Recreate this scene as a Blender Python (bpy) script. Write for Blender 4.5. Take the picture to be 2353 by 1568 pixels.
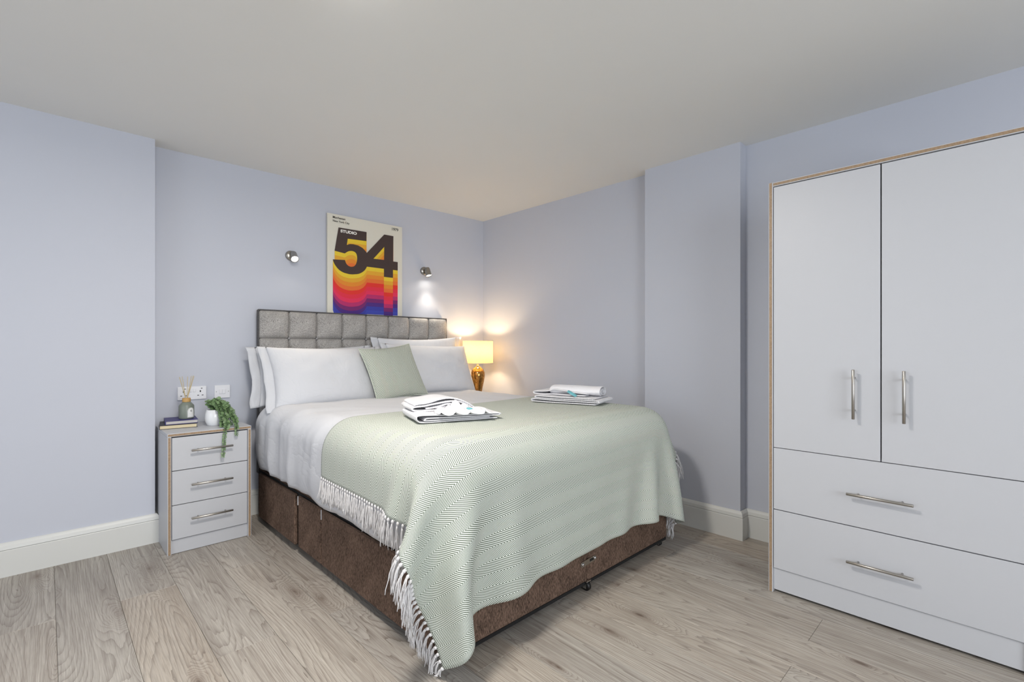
import bpy, bmesh, math, random
import numpy as np
from mathutils import Vector, Matrix, noise, geometry

random.seed(7)
scene = bpy.context.scene
for o in list(bpy.data.objects):
    bpy.data.objects.remove(o, do_unlink=True)
COL = scene.collection
PI = math.pi

# ------------------------------------------------------------------ camera, world, lights, exposure
CAM_H = 1.18
YAW = math.radians(45.85)
cam_d = bpy.data.cameras.new('camera')
cam_d.sensor_width = 36.0
cam_d.lens = 1103.0 / 2353.0 * 36.0
cam_d.shift_y = (798.0 - 784.0) / 2353.0
cam_d.clip_start = 0.05
cam = bpy.data.objects.new('camera', cam_d)
COL.objects.link(cam)
cam.location = (0, 0, CAM_H)
cam.rotation_euler = (PI / 2, 0, YAW - PI / 2)
scene.camera = cam

world = bpy.data.worlds.new('daylight')
scene.world = world
world.use_nodes = True
wb = world.node_tree.nodes['Background']
wb.inputs[0].default_value = (0.80, 0.88, 1.0, 1)
wb.inputs[1].default_value = 1.0


def area_light(name, loc, rot, sx, sy, power, color, spread=PI):
    l = bpy.data.lights.new(name, 'AREA')
    l.shape = 'RECTANGLE'
    l.size, l.size_y = sx, sy
    l.energy = power
    l.color = color
    l.spread = spread
    o = bpy.data.objects.new(name, l)
    COL.objects.link(o)
    o.location = loc
    o.rotation_euler = rot
    return o


# daylight through the two windows behind the camera
area_light('window_daylight_front', (0.25, -2.72, 1.35), (-PI / 2 + PI, 0, 0), 2.6, 1.6, 84, (0.90, 0.95, 1.0))
area_light('window_daylight_left', (-2.52, 1.5, 1.35), (0, -PI / 2, 0), 1.6, 2.2, 16, (0.88, 0.94, 1.0))

vs = scene.view_settings
vs.view_transform = 'Standard'
vs.look = 'None'
vs.gamma = 1.0
vs.use_curve_mapping = False
vs.exposure = 0.39

# ------------------------------------------------------------------ materials
MATS = {}


def srgb(r, g, b):
    def f(c):
        c /= 255.0
        return c / 12.92 if c <= 0.04045 else ((c + 0.055) / 1.055) ** 2.4
    return (f(r), f(g), f(b), 1)


class NT:
    """small helper around a node tree"""
    def __init__(self, name):
        self.m = bpy.data.materials.new(name)
        self.m.use_nodes = True
        self.t = self.m.node_tree
        self.b = self.t.nodes['Principled BSDF']

    def n(self, typ, **kw):
        nd = self.t.nodes.new(typ)
        for k, v in kw.items():
            setattr(nd, k, v)
        return nd

    def l(self, a, b):
        self.t.links.new(a, b)

    def math(self, op, a, b=None, c=None, clamp=False):
        nd = self.n('ShaderNodeMath', operation=op)
        nd.use_clamp = clamp
        for i, v in enumerate((a, b, c)):
            if v is None:
                continue
            if isinstance(v, (int, float)):
                nd.inputs[i].default_value = v
            else:
                self.l(v, nd.inputs[i])
        return nd.outputs[0]

    def mix(self, fac, a, b, blend='MIX'):
        nd = self.n('ShaderNodeMix', data_type='RGBA', blend_type=blend)
        for i, v in ((0, fac), (6, a), (7, b)):
            if isinstance(v, (int, float)):
                nd.inputs[i].default_value = v
            elif isinstance(v, tuple):
                nd.inputs[i].default_value = v
            else:
                self.l(v, nd.inputs[i])
        return nd.outputs[2]

    def noise(self, vec, scale, detail=3, rough=0.5, dist=0.0):
        nd = self.n('ShaderNodeTexNoise')
        nd.inputs['Scale'].default_value = scale
        nd.inputs['Detail'].default_value = detail
        nd.inputs['Roughness'].default_value = rough
        nd.inputs['Distortion'].default_value = dist
        if vec is not None:
            self.l(vec, nd.inputs['Vector'])
        return nd.outputs['Fac']

    def mapping(self, vec, scale=(1, 1, 1), loc=(0, 0, 0)):
        nd = self.n('ShaderNodeMapping')
        nd.inputs['Scale'].default_value = scale
        nd.inputs['Location'].default_value = loc
        self.l(vec, nd.inputs['Vector'])
        return nd.outputs[0]

    def ramp(self, fac, stops):
        nd = self.n('ShaderNodeValToRGB')
        cr = nd.color_ramp
        while len(cr.elements) < len(stops):
            cr.elements.new(0.5)
        for e, (p, c) in zip(cr.elements, stops):
            e.position = p
            e.color = c
        self.l(fac, nd.inputs[0])
        return nd.outputs[0]

    def bump(self, height, strength=0.2, dist=0.002):
        nd = self.n('ShaderNodeBump')
        nd.inputs['Strength'].default_value = strength
        nd.inputs['Distance'].default_value = dist
        self.l(height, nd.inputs['Height'])
        self.l(nd.outputs[0], self.b.inputs['Normal'])
        return nd

    def coord(self, which='Object'):
        return self.n('ShaderNodeTexCoord').outputs[which]


def plain(name, col, rough=0.5, metal=0.0, bump=0.0, bscale=200.0, vary=0.0, vscale=3.0, spec=0.5):
    if name in MATS:
        return MATS[name]
    t = NT(name)
    t.b.inputs['Base Color'].default_value = col
    t.b.inputs['Roughness'].default_value = rough
    t.b.inputs['Metallic'].default_value = metal
    t.b.inputs['Specular IOR Level'].default_value = spec
    c = t.coord()
    if vary > 0:
        n = t.noise(c, vscale, 4)
        dark = tuple(x * (1 - vary) for x in col[:3]) + (1,)
        t.l(t.mix(n, dark, col), t.b.inputs['Base Color'])
    if bump > 0:
        t.bump(t.noise(c, bscale, 2), bump, 0.001)
    MATS[name] = t.m
    return t.m


M_WALL = plain('wall_paint', srgb(197, 200, 210), 0.7, bump=0.08, bscale=350, vary=0.02)
M_CEIL = plain('ceiling_paint', srgb(230, 229, 225), 0.85, bump=0.05, bscale=250, vary=0.02)
M_SKIRT = plain('skirting_gloss', srgb(214, 214, 210), 0.35, vary=0.02)
M_CABW = plain('white_laminate', srgb(193, 194, 198), 0.42, bump=0.03, bscale=400)
M_STEEL = plain('brushed_steel', srgb(168, 163, 156), 0.30, 1.0, bump=0.05, bscale=500)
M_CHROME = plain('bright_steel', srgb(205, 205, 205), 0.18, 1.0, vary=0.05, vscale=40)
M_SATIN = plain('satin_nickel', srgb(165, 160, 152), 0.28, 1.0, vary=0.05, vscale=40)


def linen_mat():
    t = NT('white_cotton')
    t.b.inputs['Base Color'].default_value = srgb(209, 210, 214)
    t.b.inputs['Roughness'].default_value = 0.85
    t.b.inputs['Specular IOR Level'].default_value = 0.2
    c = t.coord()
    a = t.noise(t.mapping(c, (9, 5, 7)), 1.0, 3, 0.55, 0.8)
    r = t.math('ABSOLUTE', t.math('SUBTRACT', a, 0.5))
    b = t.noise(t.mapping(c, (26, 14, 18)), 1.0, 2, 0.5, 0.6)
    h = t.math('SUBTRACT', t.math('MULTIPLY', b, 0.35), t.math('MULTIPLY', t.math('POWER', t.math('SUBTRACT', 1.0, t.math('MULTIPLY', r, 4.0), clamp=True), 3.0), 0.5))
    t.bump(h, 0.22, 0.010)
    return t.m


M_LINEN = linen_mat()
M_TASSEL = plain('white_yarn', srgb(226, 224, 224), 0.9, bump=0.2, bscale=800, vary=0.05, vscale=60, spec=0.1)
M_BLACKCLOTH_SHADE = plain('black_underlining_gap_shade', srgb(20, 19, 19), 0.9, bump=0.2, bscale=600, vary=0.2, vscale=60)  # underside lining, also the painted shade behind the drawer gaps
M_BLACK = plain('black_rubber', srgb(14, 14, 15), 0.4, vary=0.1)
M_PLASTIC = plain('white_plastic', srgb(232, 232, 236), 0.25, vary=0.01)
M_SLOT = plain('socket_slot', srgb(12, 12, 12), 0.6, vary=0.1)
M_POT = plain('glazed_white_pot', srgb(235, 236, 238), 0.12, vary=0.03)
M_SOIL = plain('potting_soil', srgb(50, 40, 32), 0.95, bump=0.6, bscale=150, vary=0.5, vscale=90)
M_STEM = plain('plant_stem', srgb(70, 92, 60), 0.6, vary=0.2, vscale=50)
M_LEAF = plain('leaf_green', srgb(138, 170, 118), 0.45, vary=0.65, vscale=45)
M_REED = plain('rattan_reed', srgb(206, 188, 146), 0.7, vary=0.2, vscale=80)
M_WOODCAP = plain('wood_cap', srgb(202, 160, 96), 0.5, vary=0.2, vscale=50)
M_BOTTLE = plain('sage_glass', srgb(124, 131, 121), 0.35, vary=0.06, vscale=20)
M_LABEL = plain('paper_label', srgb(232, 232, 230), 0.7, vary=0.02)
M_INK = plain('label_ink', srgb(70, 70, 70), 0.8, vary=0.1)
M_BOOKBLUE = plain('blue_book_cloth', srgb(58, 52, 118), 0.45, bump=0.1, bscale=500, vary=0.1)
M_BOOKDARK = plain('dark_book_cloth', srgb(42, 40, 48), 0.5, bump=0.1, bscale=500, vary=0.1)
M_AQUA = plain('aqua_sachet', srgb(120, 192, 200), 0.3, bump=0.3, bscale=90, vary=0.25, vscale=60)
M_CANVAS = plain('poster_paper', srgb(222, 218, 204), 0.6, bump=0.05, bscale=600, vary=0.02)
M_INKDARK = plain('poster_black_ink', srgb(38, 32, 32), 0.5, vary=0.02)
M_INKWHITE = plain('poster_white_ink', srgb(240, 238, 232), 0.5, vary=0.02)
M_GROOVE = plain('skirting_shadow_gap', srgb(170, 170, 165), 0.6, vary=0.02)


def pages_mat():
    t = NT('book_pages')
    c = t.mapping(t.coord(), (3, 3, 900))
    n = t.noise(c, 1.0, 2)
    t.l(t.mix(n, srgb(196, 178, 140), srgb(236, 224, 192)), t.b.inputs['Base Color'])
    t.b.inputs['Roughness'].default_value = 0.9
    return t.m


M_PAGES = pages_mat()


def pages_grey():
    t = NT('book_pages_grey')
    c = t.mapping(t.coord(), (3, 3, 900))
    n = t.noise(c, 1.0, 2)
    t.l(t.mix(n, srgb(176, 172, 168), srgb(220, 216, 210)), t.b.inputs['Base Color'])
    t.b.inputs['Roughness'].default_value = 0.9
    return t.m


M_PAGES2 = pages_grey()


def oak_edge():
    t = NT('oak_edging')
    c = t.coord()
    n = t.noise(t.mapping(c, (160, 160, 160)), 1.0, 3, 0.5)
    t.l(t.ramp(n, [(0.25, srgb(138, 114, 90)), (0.75, srgb(172, 146, 116))]), t.b.inputs['Base Color'])
    t.b.inputs['Roughness'].default_value = 0.5
    return t.m


M_OAK = oak_edge()


def floor_mat():
    t = NT('grey_oak_laminate')
    oc = t.coord()
    rnd = t.n('ShaderNodeObjectInfo').outputs['Random']
    off = t.n('ShaderNodeCombineXYZ')
    t.l(t.math('MULTIPLY', rnd, 37.0), off.inputs[0])
    t.l(t.math('MULTIPLY', rnd, 91.0), off.inputs[1])
    add = t.n('ShaderNodeVectorMath', operation='ADD')
    t.l(oc, add.inputs[0])
    t.l(off.outputs[0], add.inputs[1])
    p = add.outputs[0]
    # low noise stretched along the board; its contour lines are the growth rings
    lo = t.noise(t.mapping(p, (4.2, 0.42, 1)), 1.0, 1.6, 0.4, 0.35)
    # knots
    vor = t.n('ShaderNodeTexVoronoi', feature='F1', voronoi_dimensions='2D')
    vor.inputs['Scale'].default_value = 1.0
    t.l(t.mapping(p, (4.2, 1.5, 1)), vor.inputs['Vector'])
    d = vor.outputs['Distance']
    sel = t.n('ShaderNodeSeparateColor')
    t.l(vor.outputs['Color'], sel.inputs[0])
    on = t.math('GREATER_THAN', sel.outputs[0], 0.50)
    wob = t.noise(t.mapping(p, (13, 6, 1)), 1.0, 2)
    dd = t.math('ADD', d, t.math('MULTIPLY', t.math('SUBTRACT', wob, 0.5), 0.22))
    kn = t.math('MULTIPLY', t.math('SUBTRACT', 1.0, t.math('DIVIDE', t.math('ABSOLUTE', dd), 0.36), clamp=True), on)
    knot = t.math('POWER', kn, 1.5)
    jit = t.noise(t.mapping(p, (48, 5, 1)), 1.0, 2)
    field = t.math('ADD', t.math('ADD', lo, t.math('MULTIPLY', knot, 0.22)), t.math('MULTIPLY', jit, 0.018))
    ringv = t.math('FRACT', t.math('MULTIPLY', field, 50.0))
    # saw-tooth rings: sharp dark late wood fading to pale early wood
    ring = t.math('POWER', ringv, 3.5)
    fib = t.noise(t.mapping(p, (330, 9, 1)), 1.0, 3, 0.65)
    fib2 = t.noise(t.mapping(p, (90, 2.0, 1)), 1.0, 3, 0.6)
    broad = t.noise(t.mapping(p, (8, 0.7, 1)), 1.0, 2, 0.5)
    base = t.ramp(broad, [(0.25, srgb(150, 143, 135)), (0.52, srgb(174, 168, 160)), (0.80, srgb(194, 189, 180))])
    warm = t.mix(t.math('MULTIPLY', rnd, 0.5), base, srgb(190, 173, 153))
    amt = t.math('ADD', 0.30, t.math('MULTIPLY', t.noise(t.mapping(p, (6, 1.2, 1)), 1.0, 2), 0.65))
    c1 = t.mix(t.math('MULTIPLY', ring, amt), warm, srgb(100, 88, 79))
    c2 = t.mix(t.math('MULTIPLY', t.math('SUBTRACT', 1.0, t.math('MULTIPLY', fib, 1.5), clamp=True), 0.95), c1, srgb(112, 101, 92))
    c3 = t.mix(t.math('MULTIPLY', t.math('SUBTRACT', fib2, 0.45, clamp=True), 1.2), c2, srgb(216, 211, 201))
    core = t.math('MULTIPLY', t.math('POWER', kn, 8.0), 1.3, clamp=True)
    c4 = t.mix(t.math('MULTIPLY', core, 0.9), c3, srgb(84, 68, 58))
    halo = t.math('MULTIPLY', t.math('POWER', kn, 2.5), 0.22)
    c4 = t.mix(halo, c4, srgb(126, 106, 92))
    t.l(c4, t.b.inputs['Base Color'])
    t.b.inputs['Roughness'].default_value = 0.42
    t.b.inputs['Specular IOR Level'].default_value = 0.35
    h = t.math('SUBTRACT', t.math('MULTIPLY', fib, 0.6), t.math('MULTIPLY', ring, 0.5))
    t.bump(h, 0.12, 0.001)
    return t.m


M_FLOOR = floor_mat()
M_SUB = plain('plank_joint', srgb(120, 112, 104), 0.8, vary=0.1)


def chenille(name, dark, light, sx=260, sz=90):
    t = NT(name)
    c = t.coord()
    a = t.noise(t.mapping(c, (sx, sx, sz)), 1.0, 3, 0.65)
    b = t.noise(c, 9.0, 3)
    f = t.math('ADD', t.math('MULTIPLY', a, 0.85), t.math('MULTIPLY', b, 0.2))
    t.l(t.ramp(f, [(0.36, dark), (0.66, light)]), t.b.inputs['Base Color'])
    t.b.inputs['Roughness'].default_value = 0.9
    t.b.inputs['Specular IOR Level'].default_value = 0.15
    t.bump(a, 0.5, 0.002)
    return t.m


M_BASE = chenille('brown_chenille', srgb(30, 23, 19), srgb(132, 108, 93), 420, 80)
M_HEAD = chenille('grey_woven_fabric', srgb(104, 102, 100), srgb(196, 192, 188), 420, 140)
M_HEADEDGE = chenille('grey_piping_fabric', srgb(70, 69, 70), srgb(112, 110, 110), 300, 170)


def herringbone(name, p=0.0122, k=1.75, half=0.050, green=None, white=None, swap=False, duty=0.48):
    t = NT(name)
    uv = t.n('ShaderNodeUVMap').outputs[0]
    sp = t.n('ShaderNodeSeparateXYZ')
    t.l(uv, sp.inputs[0])
    u, v = sp.outputs[0], sp.outputs[1]
    if swap:
        u, v = v, u
    ph = t.math('MULTIPLY', v, 1.0 / (2 * half))
    tri = t.math('ABSOLUTE', t.math('SUBTRACT', t.math('MULTIPLY', t.math('FRACT', ph), 2.0), 1.0))
    line = t.math('ADD', t.math('MULTIPLY', u, 1.0 / p), t.math('MULTIPLY', tri, half * k / p))
    wv = t.noise(t.mapping(uv, (40, 40, 1)), 1.0, 2)
    line = t.math('ADD', line, t.math('MULTIPLY', wv, 0.25))
    fr = t.math('FRACT', line)
    ab = t.math('ABSOLUTE', t.math('SUBTRACT', t.math('MULTIPLY', fr, 2.0), 1.0))
    s = t.math('MULTIPLY', t.math('SUBTRACT', ab, 1.0 - duty - 0.12), 1.0 / 0.24, clamp=True)
    weave = t.noise(t.mapping(uv, (700, 700, 1)), 1.0, 2)
    g = t.mix(weave, tuple(x * 0.7 for x in green[:3]) + (1,), green)
    w = t.mix(weave, tuple(x * 0.9 for x in white[:3]) + (1,), white)
    t.l(t.mix(s, w, g), t.b.inputs['Base Color'])
    t.b.inputs['Roughness'].default_value = 0.92
    t.b.inputs['Specular IOR Level'].default_value = 0.1
    h = t.math('ADD', t.math('MULTIPLY', t.math('SUBTRACT', 1.0, s), 0.8), t.math('MULTIPLY', weave, 0.5))
    t.bump(h, 0.35, 0.002)
    return t.m


M_THROW = herringbone('green_herringbone_throw', green=srgb(116, 127, 111), white=srgb(236, 239, 231), duty=0.47)
M_CUSH = herringbone('green_herringbone_cushion', p=0.0098, k=1.6, half=0.040, green=srgb(96, 110, 94), white=srgb(230, 233, 222), swap=True)


def terry(name, waffle):
    t = NT(name)
    t.b.inputs['Base Color'].default_value = srgb(232, 231, 234)
    t.b.inputs['Roughness'].default_value = 0.95
    t.b.inputs['Specular IOR Level'].default_value = 0.1
    c = t.coord()
    if waffle:
        uv = t.n('ShaderNodeUVMap').outputs[0]
        sp = t.n('ShaderNodeSeparateXYZ')
        t.l(uv, sp.inputs[0])
        a = t.math('SINE', t.math('MULTIPLY', sp.outputs[0], 520.0))
        b = t.math('SINE', t.math('MULTIPLY', sp.outputs[1], 520.0))
        t.bump(t.math('MULTIPLY', a, b), 0.6, 0.003)
    else:
        t.bump(t.noise(c, 420, 3), 0.45, 0.002)
    return t.m


M_TERRY = terry('white_terry', False)
M_WAFFLE = terry('white_waffle', True)


def shade_mat():
    t = NT('cream_lampshade')
    c = t.coord()
    n = t.noise(t.mapping(c, (300, 300, 60)), 1.0, 2)
    col = t.mix(n, srgb(196, 172, 124), srgb(216, 194, 146))
    t.l(col, t.b.inputs['Base Color'])
    t.b.inputs['Roughness'].default_value = 0.9
    tr = t.n('ShaderNodeBsdfTranslucent')
    t.l(col, tr.inputs['Color'])
    ms = t.n('ShaderNodeMixShader')
    ms.inputs[0].default_value = 0.38
    t.l(t.b.outputs[0], ms.inputs[1])
    t.l(tr.outputs[0], ms.inputs[2])
    out = t.t.nodes['Material Output']
    t.l(ms.outputs[0], out.inputs['Surface'])
    return t.m


M_SHADE = shade_mat()
M_SHADERIM = plain('lampshade_rim', srgb(240, 226, 200), 0.6, vary=0.02)


def gold_glass():
    t = NT('amber_mercury_glass')
    c = t.coord()
    n = t.noise(c, 60, 4, 0.7)
    t.l(t.ramp(n, [(0.3, srgb(110, 72, 32)), (0.55, srgb(176, 128, 66)), (0.8, srgb(214, 176, 112))]), t.b.inputs['Base Color'])
    t.b.inputs['Metallic'].default_value = 0.75
    t.b.inputs['Roughness'].default_value = 0.16
    return t.m


M_GOLD = gold_glass()


def emit(name, col, strength):
    t = NT(name)
    t.b.inputs['Base Color'].default_value = (0.02, 0.02, 0.02, 1)
    t.b.inputs['Emission Color'].default_value = col
    t.b.inputs['Emission Strength'].default_value = strength
    return t.m


M_LED = emit('spot_led', (1.0, 0.93, 0.80, 1), 60)
M_BULB = emit('warm_bulb', (1.0, 0.72, 0.38, 1), 20)
M_CEILLAMP = emit('ceiling_led_diffuser', (1.0, 0.96, 0.90, 1), 9)


def pane_mat():
    t = NT('window_glass')
    tr = t.n('ShaderNodeBsdfTransparent')
    ms = t.n('ShaderNodeMixShader')
    ms.inputs[0].default_value = 0.06
    t.b.inputs['Roughness'].default_value = 0.05
    t.l(tr.outputs[0], ms.inputs[1])
    t.l(t.b.outputs[0], ms.inputs[2])
    t.l(ms.outputs[0], t.t.nodes['Material Output'].inputs['Surface'])
    return t.m


M_PANE = pane_mat()

# ------------------------------------------------------------------ object helpers
WM = {}


def link(o, parent=None):
    COL.objects.link(o)
    if parent is not None:
        o.parent = parent
        o.matrix_parent_inverse = WM[parent.name].inverted()


def mesh_obj(name, verts, faces, mat, parent=None, smooth=False, uvs=None, mats=None, fmats=None, center=True):
    """verts in world space; origin put at the box centre"""
    v = np.asarray(verts, dtype=float)
    c = (v.min(0) + v.max(0)) / 2 if center else np.zeros(3)
    me = bpy.data.meshes.new(name)
    me.from_pydata((v - c).tolist(), [], faces)
    for m in (mats or [mat]):
        me.materials.append(m)
    if smooth:
        me.polygons.foreach_set('use_smooth', [True] * len(me.polygons))
    if fmats:
        me.polygons.foreach_set('material_index', fmats)
    if uvs is not None:
        ul = me.uv_layers.new(name='UVMap')
        idx = np.zeros(len(me.loops), dtype=np.int32)
        me.loops.foreach_get('vertex_index', idx)
        ul.data.foreach_set('uv', np.asarray(uvs, dtype=np.float32)[idx].ravel())
    me.update()
    o = bpy.data.objects.new(name, me)
    o.location = c
    link(o, parent)
    WM[o.name] = Matrix.Translation(Vector(c))
    return o


def empty(name, loc, label=None, cat=None, group=None):
    o = bpy.data.objects.new(name, None)
    o.empty_display_size = 0.1
    o.location = loc
    COL.objects.link(o)
    WM[o.name] = Matrix.Translation(Vector(loc))
    if label:
        tag(o, label, cat, group)
    return o


def tag(o, label, cat=None, group=None):
    o['label'] = label
    if cat:
        o['category'] = cat
    if group:
        o['group'] = group
    return o


def struct(o):
    o['kind'] = 'structure'
    return o


class MB:
    """collects shapes into one mesh"""
    def __init__(self):
        self.v, self.f, self.uv = [], [], []

    def add(self, verts, faces):
        b = len(self.v)
        self.v += [tuple(p) for p in verts]
        self.f += [tuple(i + b for i in f) for f in faces]

    def box(self, x0, x1, y0, y1, z0, z1, bev=0.0, M=None):
        if bev <= 0:
            vs_ = [(x, y, z) for x in (x0, x1) for y in (y0, y1) for z in (z0, z1)]
            fs = [(0, 1, 3, 2), (4, 6, 7, 5), (0, 4, 5, 1), (2, 3, 7, 6), (0, 2, 6, 4), (1, 5, 7, 3)]
        else:
            bm = bmesh.new()
            bmesh.ops.create_cube(bm, size=1.0)
            for q in bm.verts:
                q.co = Vector(((x0 + x1) / 2 + q.co.x * (x1 - x0), (y0 + y1) / 2 + q.co.y * (y1 - y0), (z0 + z1) / 2 + q.co.z * (z1 - z0)))
            bmesh.ops.bevel(bm, geom=list(bm.edges), offset=bev, segments=1, affect='EDGES', profile=0.5)
            bm.verts.index_update()
            vs_ = [tuple(q.co) for q in bm.verts]
            fs = [tuple(q.index for q in f.verts) for f in bm.faces]
            bm.free()
        if M is not None:
            vs_ = [tuple(M @ Vector(p)) for p in vs_]
        self.add(vs_, fs)
        return self

    def tube(self, pts, rad, seg=8, caps=True):
        """tube through points, radius per point or constant"""
        pts = [Vector(p) for p in pts]
        n = len(pts)
        rads = rad if isinstance(rad, (list, tuple)) else [rad] * n
        t0 = (pts[1] - pts[0]).normalized()
        up = Vector((0, 0, 1)) if abs(t0.z) < 0.9 else Vector((1, 0, 0))
        a = t0.cross(up).normalized()
        vs_, fs = [], []
        for i in range(n):
            t = (pts[min(i + 1, n - 1)] - pts[max(i - 1, 0)]).normalized()
            a = (a - t * a.dot(t)).normalized()
            b = t.cross(a)
            for k in range(seg):
                an = 2 * PI * k / seg
                vs_.append(pts[i] + (a * math.cos(an) + b * math.sin(an)) * rads[i])
        for i in range(n - 1):
            for k in range(seg):
                k2 = (k + 1) % seg
                fs.append((i * seg + k, i * seg + k2, (i + 1) * seg + k2, (i + 1) * seg + k))
        if caps:
            fs.append(tuple(range(seg - 1, -1, -1)))
            fs.append(tuple((n - 1) * seg + k for k in range(seg)))
        self.add(vs_, fs)
        return self

    def lathe(self, prof, cx, cy, seg=32, M=None, cap=False):
        """prof: list of (r, z)"""
        vs_, fs = [], []
        for r, z in prof:
            for k in range(seg):
                an = 2 * PI * k / seg
                vs_.append((cx + r * math.cos(an), cy + r * math.sin(an), z))
        for i in range(len(prof) - 1):
            for k in range(seg):
                k2 = (k + 1) % seg
                fs.append((i * seg + k, i * seg + k2, (i + 1) * seg + k2, (i + 1) * seg + k))
        if cap:
            fs.append(tuple(range(seg - 1, -1, -1)))
            fs.append(tuple((len(prof) - 1) * seg + k for k in range(seg)))
        if M is not None:
            vs_ = [tuple(M @ Vector(p)) for p in vs_]
        self.add(vs_, fs)
        return self

    def obj(self, name, mat, parent=None, smooth=False):
        return mesh_obj(name, self.v, self.f, mat, parent, smooth)


def box(name, x0, x1, y0, y1, z0, z1, mat, parent=None, bev=0.0):
    return MB().box(x0, x1, y0, y1, z0, z1, bev).obj(name, mat, parent)


def copy_part(o, parent, dloc, pmat=None):
    c = o.copy()
    COL.objects.link(c)
    if parent is not None:
        c.parent = parent
        c.matrix_parent_inverse = WM[parent.name].inverted()
    c.location = Vector(o.location) + Vector(dloc)
    WM[c.name] = Matrix.Translation(c.location)
    return c


# ------------------------------------------------------------------ room shell
CEIL = 2.44
XL, YF = -2.4, -2.6
XR = 3.145


def wy(x):                      # the headboard wall runs very slightly out of square
    return 3.722 - (x - 0.49) * 0.0245


PX, PY = 0.474, 3.594           # corner of the projecting pier left of the nightstand
CX, CY0, CY1 = 3.055, 1.137, 1.790   # pier on the right wall

floor_o = struct(box('floor', XL - 0.1, XR + 0.2, YF - 0.1, 3.9, -0.10, -0.006, M_SUB))
ceil_o = struct(box('ceiling', XL - 0.1, XR + 0.2, YF - 0.1, 3.9, CEIL, CEIL + 0.1, M_CEIL))
mb = MB()
x1 = XR + 0.15
mb.add([(PX - 0.1, wy(PX - 0.1), -0.006), (x1, wy(x1), -0.006), (x1, wy(x1), CEIL), (PX - 0.1, wy(PX - 0.1), CEIL),
        (PX - 0.1, 3.95, -0.006), (x1, 3.95, -0.006), (x1, 3.95, CEIL), (PX - 0.1, 3.95, CEIL)],
       [(0, 1, 2, 3), (5, 4, 7, 6), (4, 0, 3, 7), (1, 5, 6, 2), (3, 2, 6, 7), (4, 5, 1, 0)])
struct(mb.obj('wall_back', M_WALL))
struct(box('wall_back_pier', XL - 0.1, PX, PY, 3.95, -0.006, CEIL, M_WALL))
mb = MB()
mb.box(XR, XR + 0.15, YF - 0.1, 3.66, -0.006, CEIL)
struct(mb.obj('wall_right', M_WALL))
struct(box('wall_right_pier', CX, XR + 0.01, CY0, CY1, -0.006, CEIL, M_WALL))
# left wall and front wall behind the camera, each with a window opening
mb = MB()
wl0, wl1, wz0, wz1 = 0.4, 2.6, 0.55, 2.15
mb.box(XL - 0.12, XL, YF, wl0, -0.006, CEIL)
mb.box(XL - 0.12, XL, wl1, PY, -0.006, CEIL)
mb.box(XL - 0.12, XL, wl0, wl1, -0.006, wz0)
mb.box(XL - 0.12, XL, wl0, wl1, wz1, CEIL)
struct(mb.obj('wall_left', M_WALL))
mb = MB()
wf0, wf1 = -1.05, 1.55
mb.box(XL - 0.1, wf0, YF - 0.12, YF, -0.006, CEIL)
mb.box(wf1, XR, YF - 0.12, YF, -0.006, CEIL)
mb.box(wf0, wf1, YF - 0.12, YF, -0.006, wz0)
mb.box(wf0, wf1, YF - 0.12, YF, wz1, CEIL)
struct(mb.obj('wall_front', M_WALL))


def window(name, axis, a0, a1, plane):
    r = struct(empty(name, ((a0 + a1) / 2, plane, wz0) if axis == 'x' else (plane, (a0 + a1) / 2, wz0)))
    def bar(nm, p0, p1, q0, q1, d0, d1, mat):
        if axis == 'x':
            return box(nm, p0, p1, plane + d0, plane + d1, q0, q1, mat, r)
        return box(nm, plane + d0, plane + d1, p0, p1, q0, q1, mat, r)
    w = 0.05
    for p0, p1, q0, q1 in ((a0, a0 + w, wz0, wz1), (a1 - w, a1, wz0, wz1), (a0 + w, a1 - w, wz0, wz0 + w), (a0 + w, a1 - w, wz1 - w, wz1), ((a0 + a1) / 2 - w / 2, (a0 + a1) / 2 + w / 2, wz0 + w, wz1 - w)):
        bar('window_frame', p0, p1, q0, q1, -0.08, -0.03, M_PLASTIC)
    m = (a0 + a1) / 2
    bar('pane', a0 + w, m - w / 2, wz0 + w, wz1 - w, -0.058, -0.052, M_PANE)
    bar('pane', m + w / 2, a1 - w, wz0 + w, wz1 - w, -0.058, -0.052, M_PANE)


window('window_1', 'x', wf0, wf1, YF)
window('window_2', 'y', wl0, wl1, XL)

# skirting boards: lower board, shadow groove, thinner moulded cap
SK_T = 0.022


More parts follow.
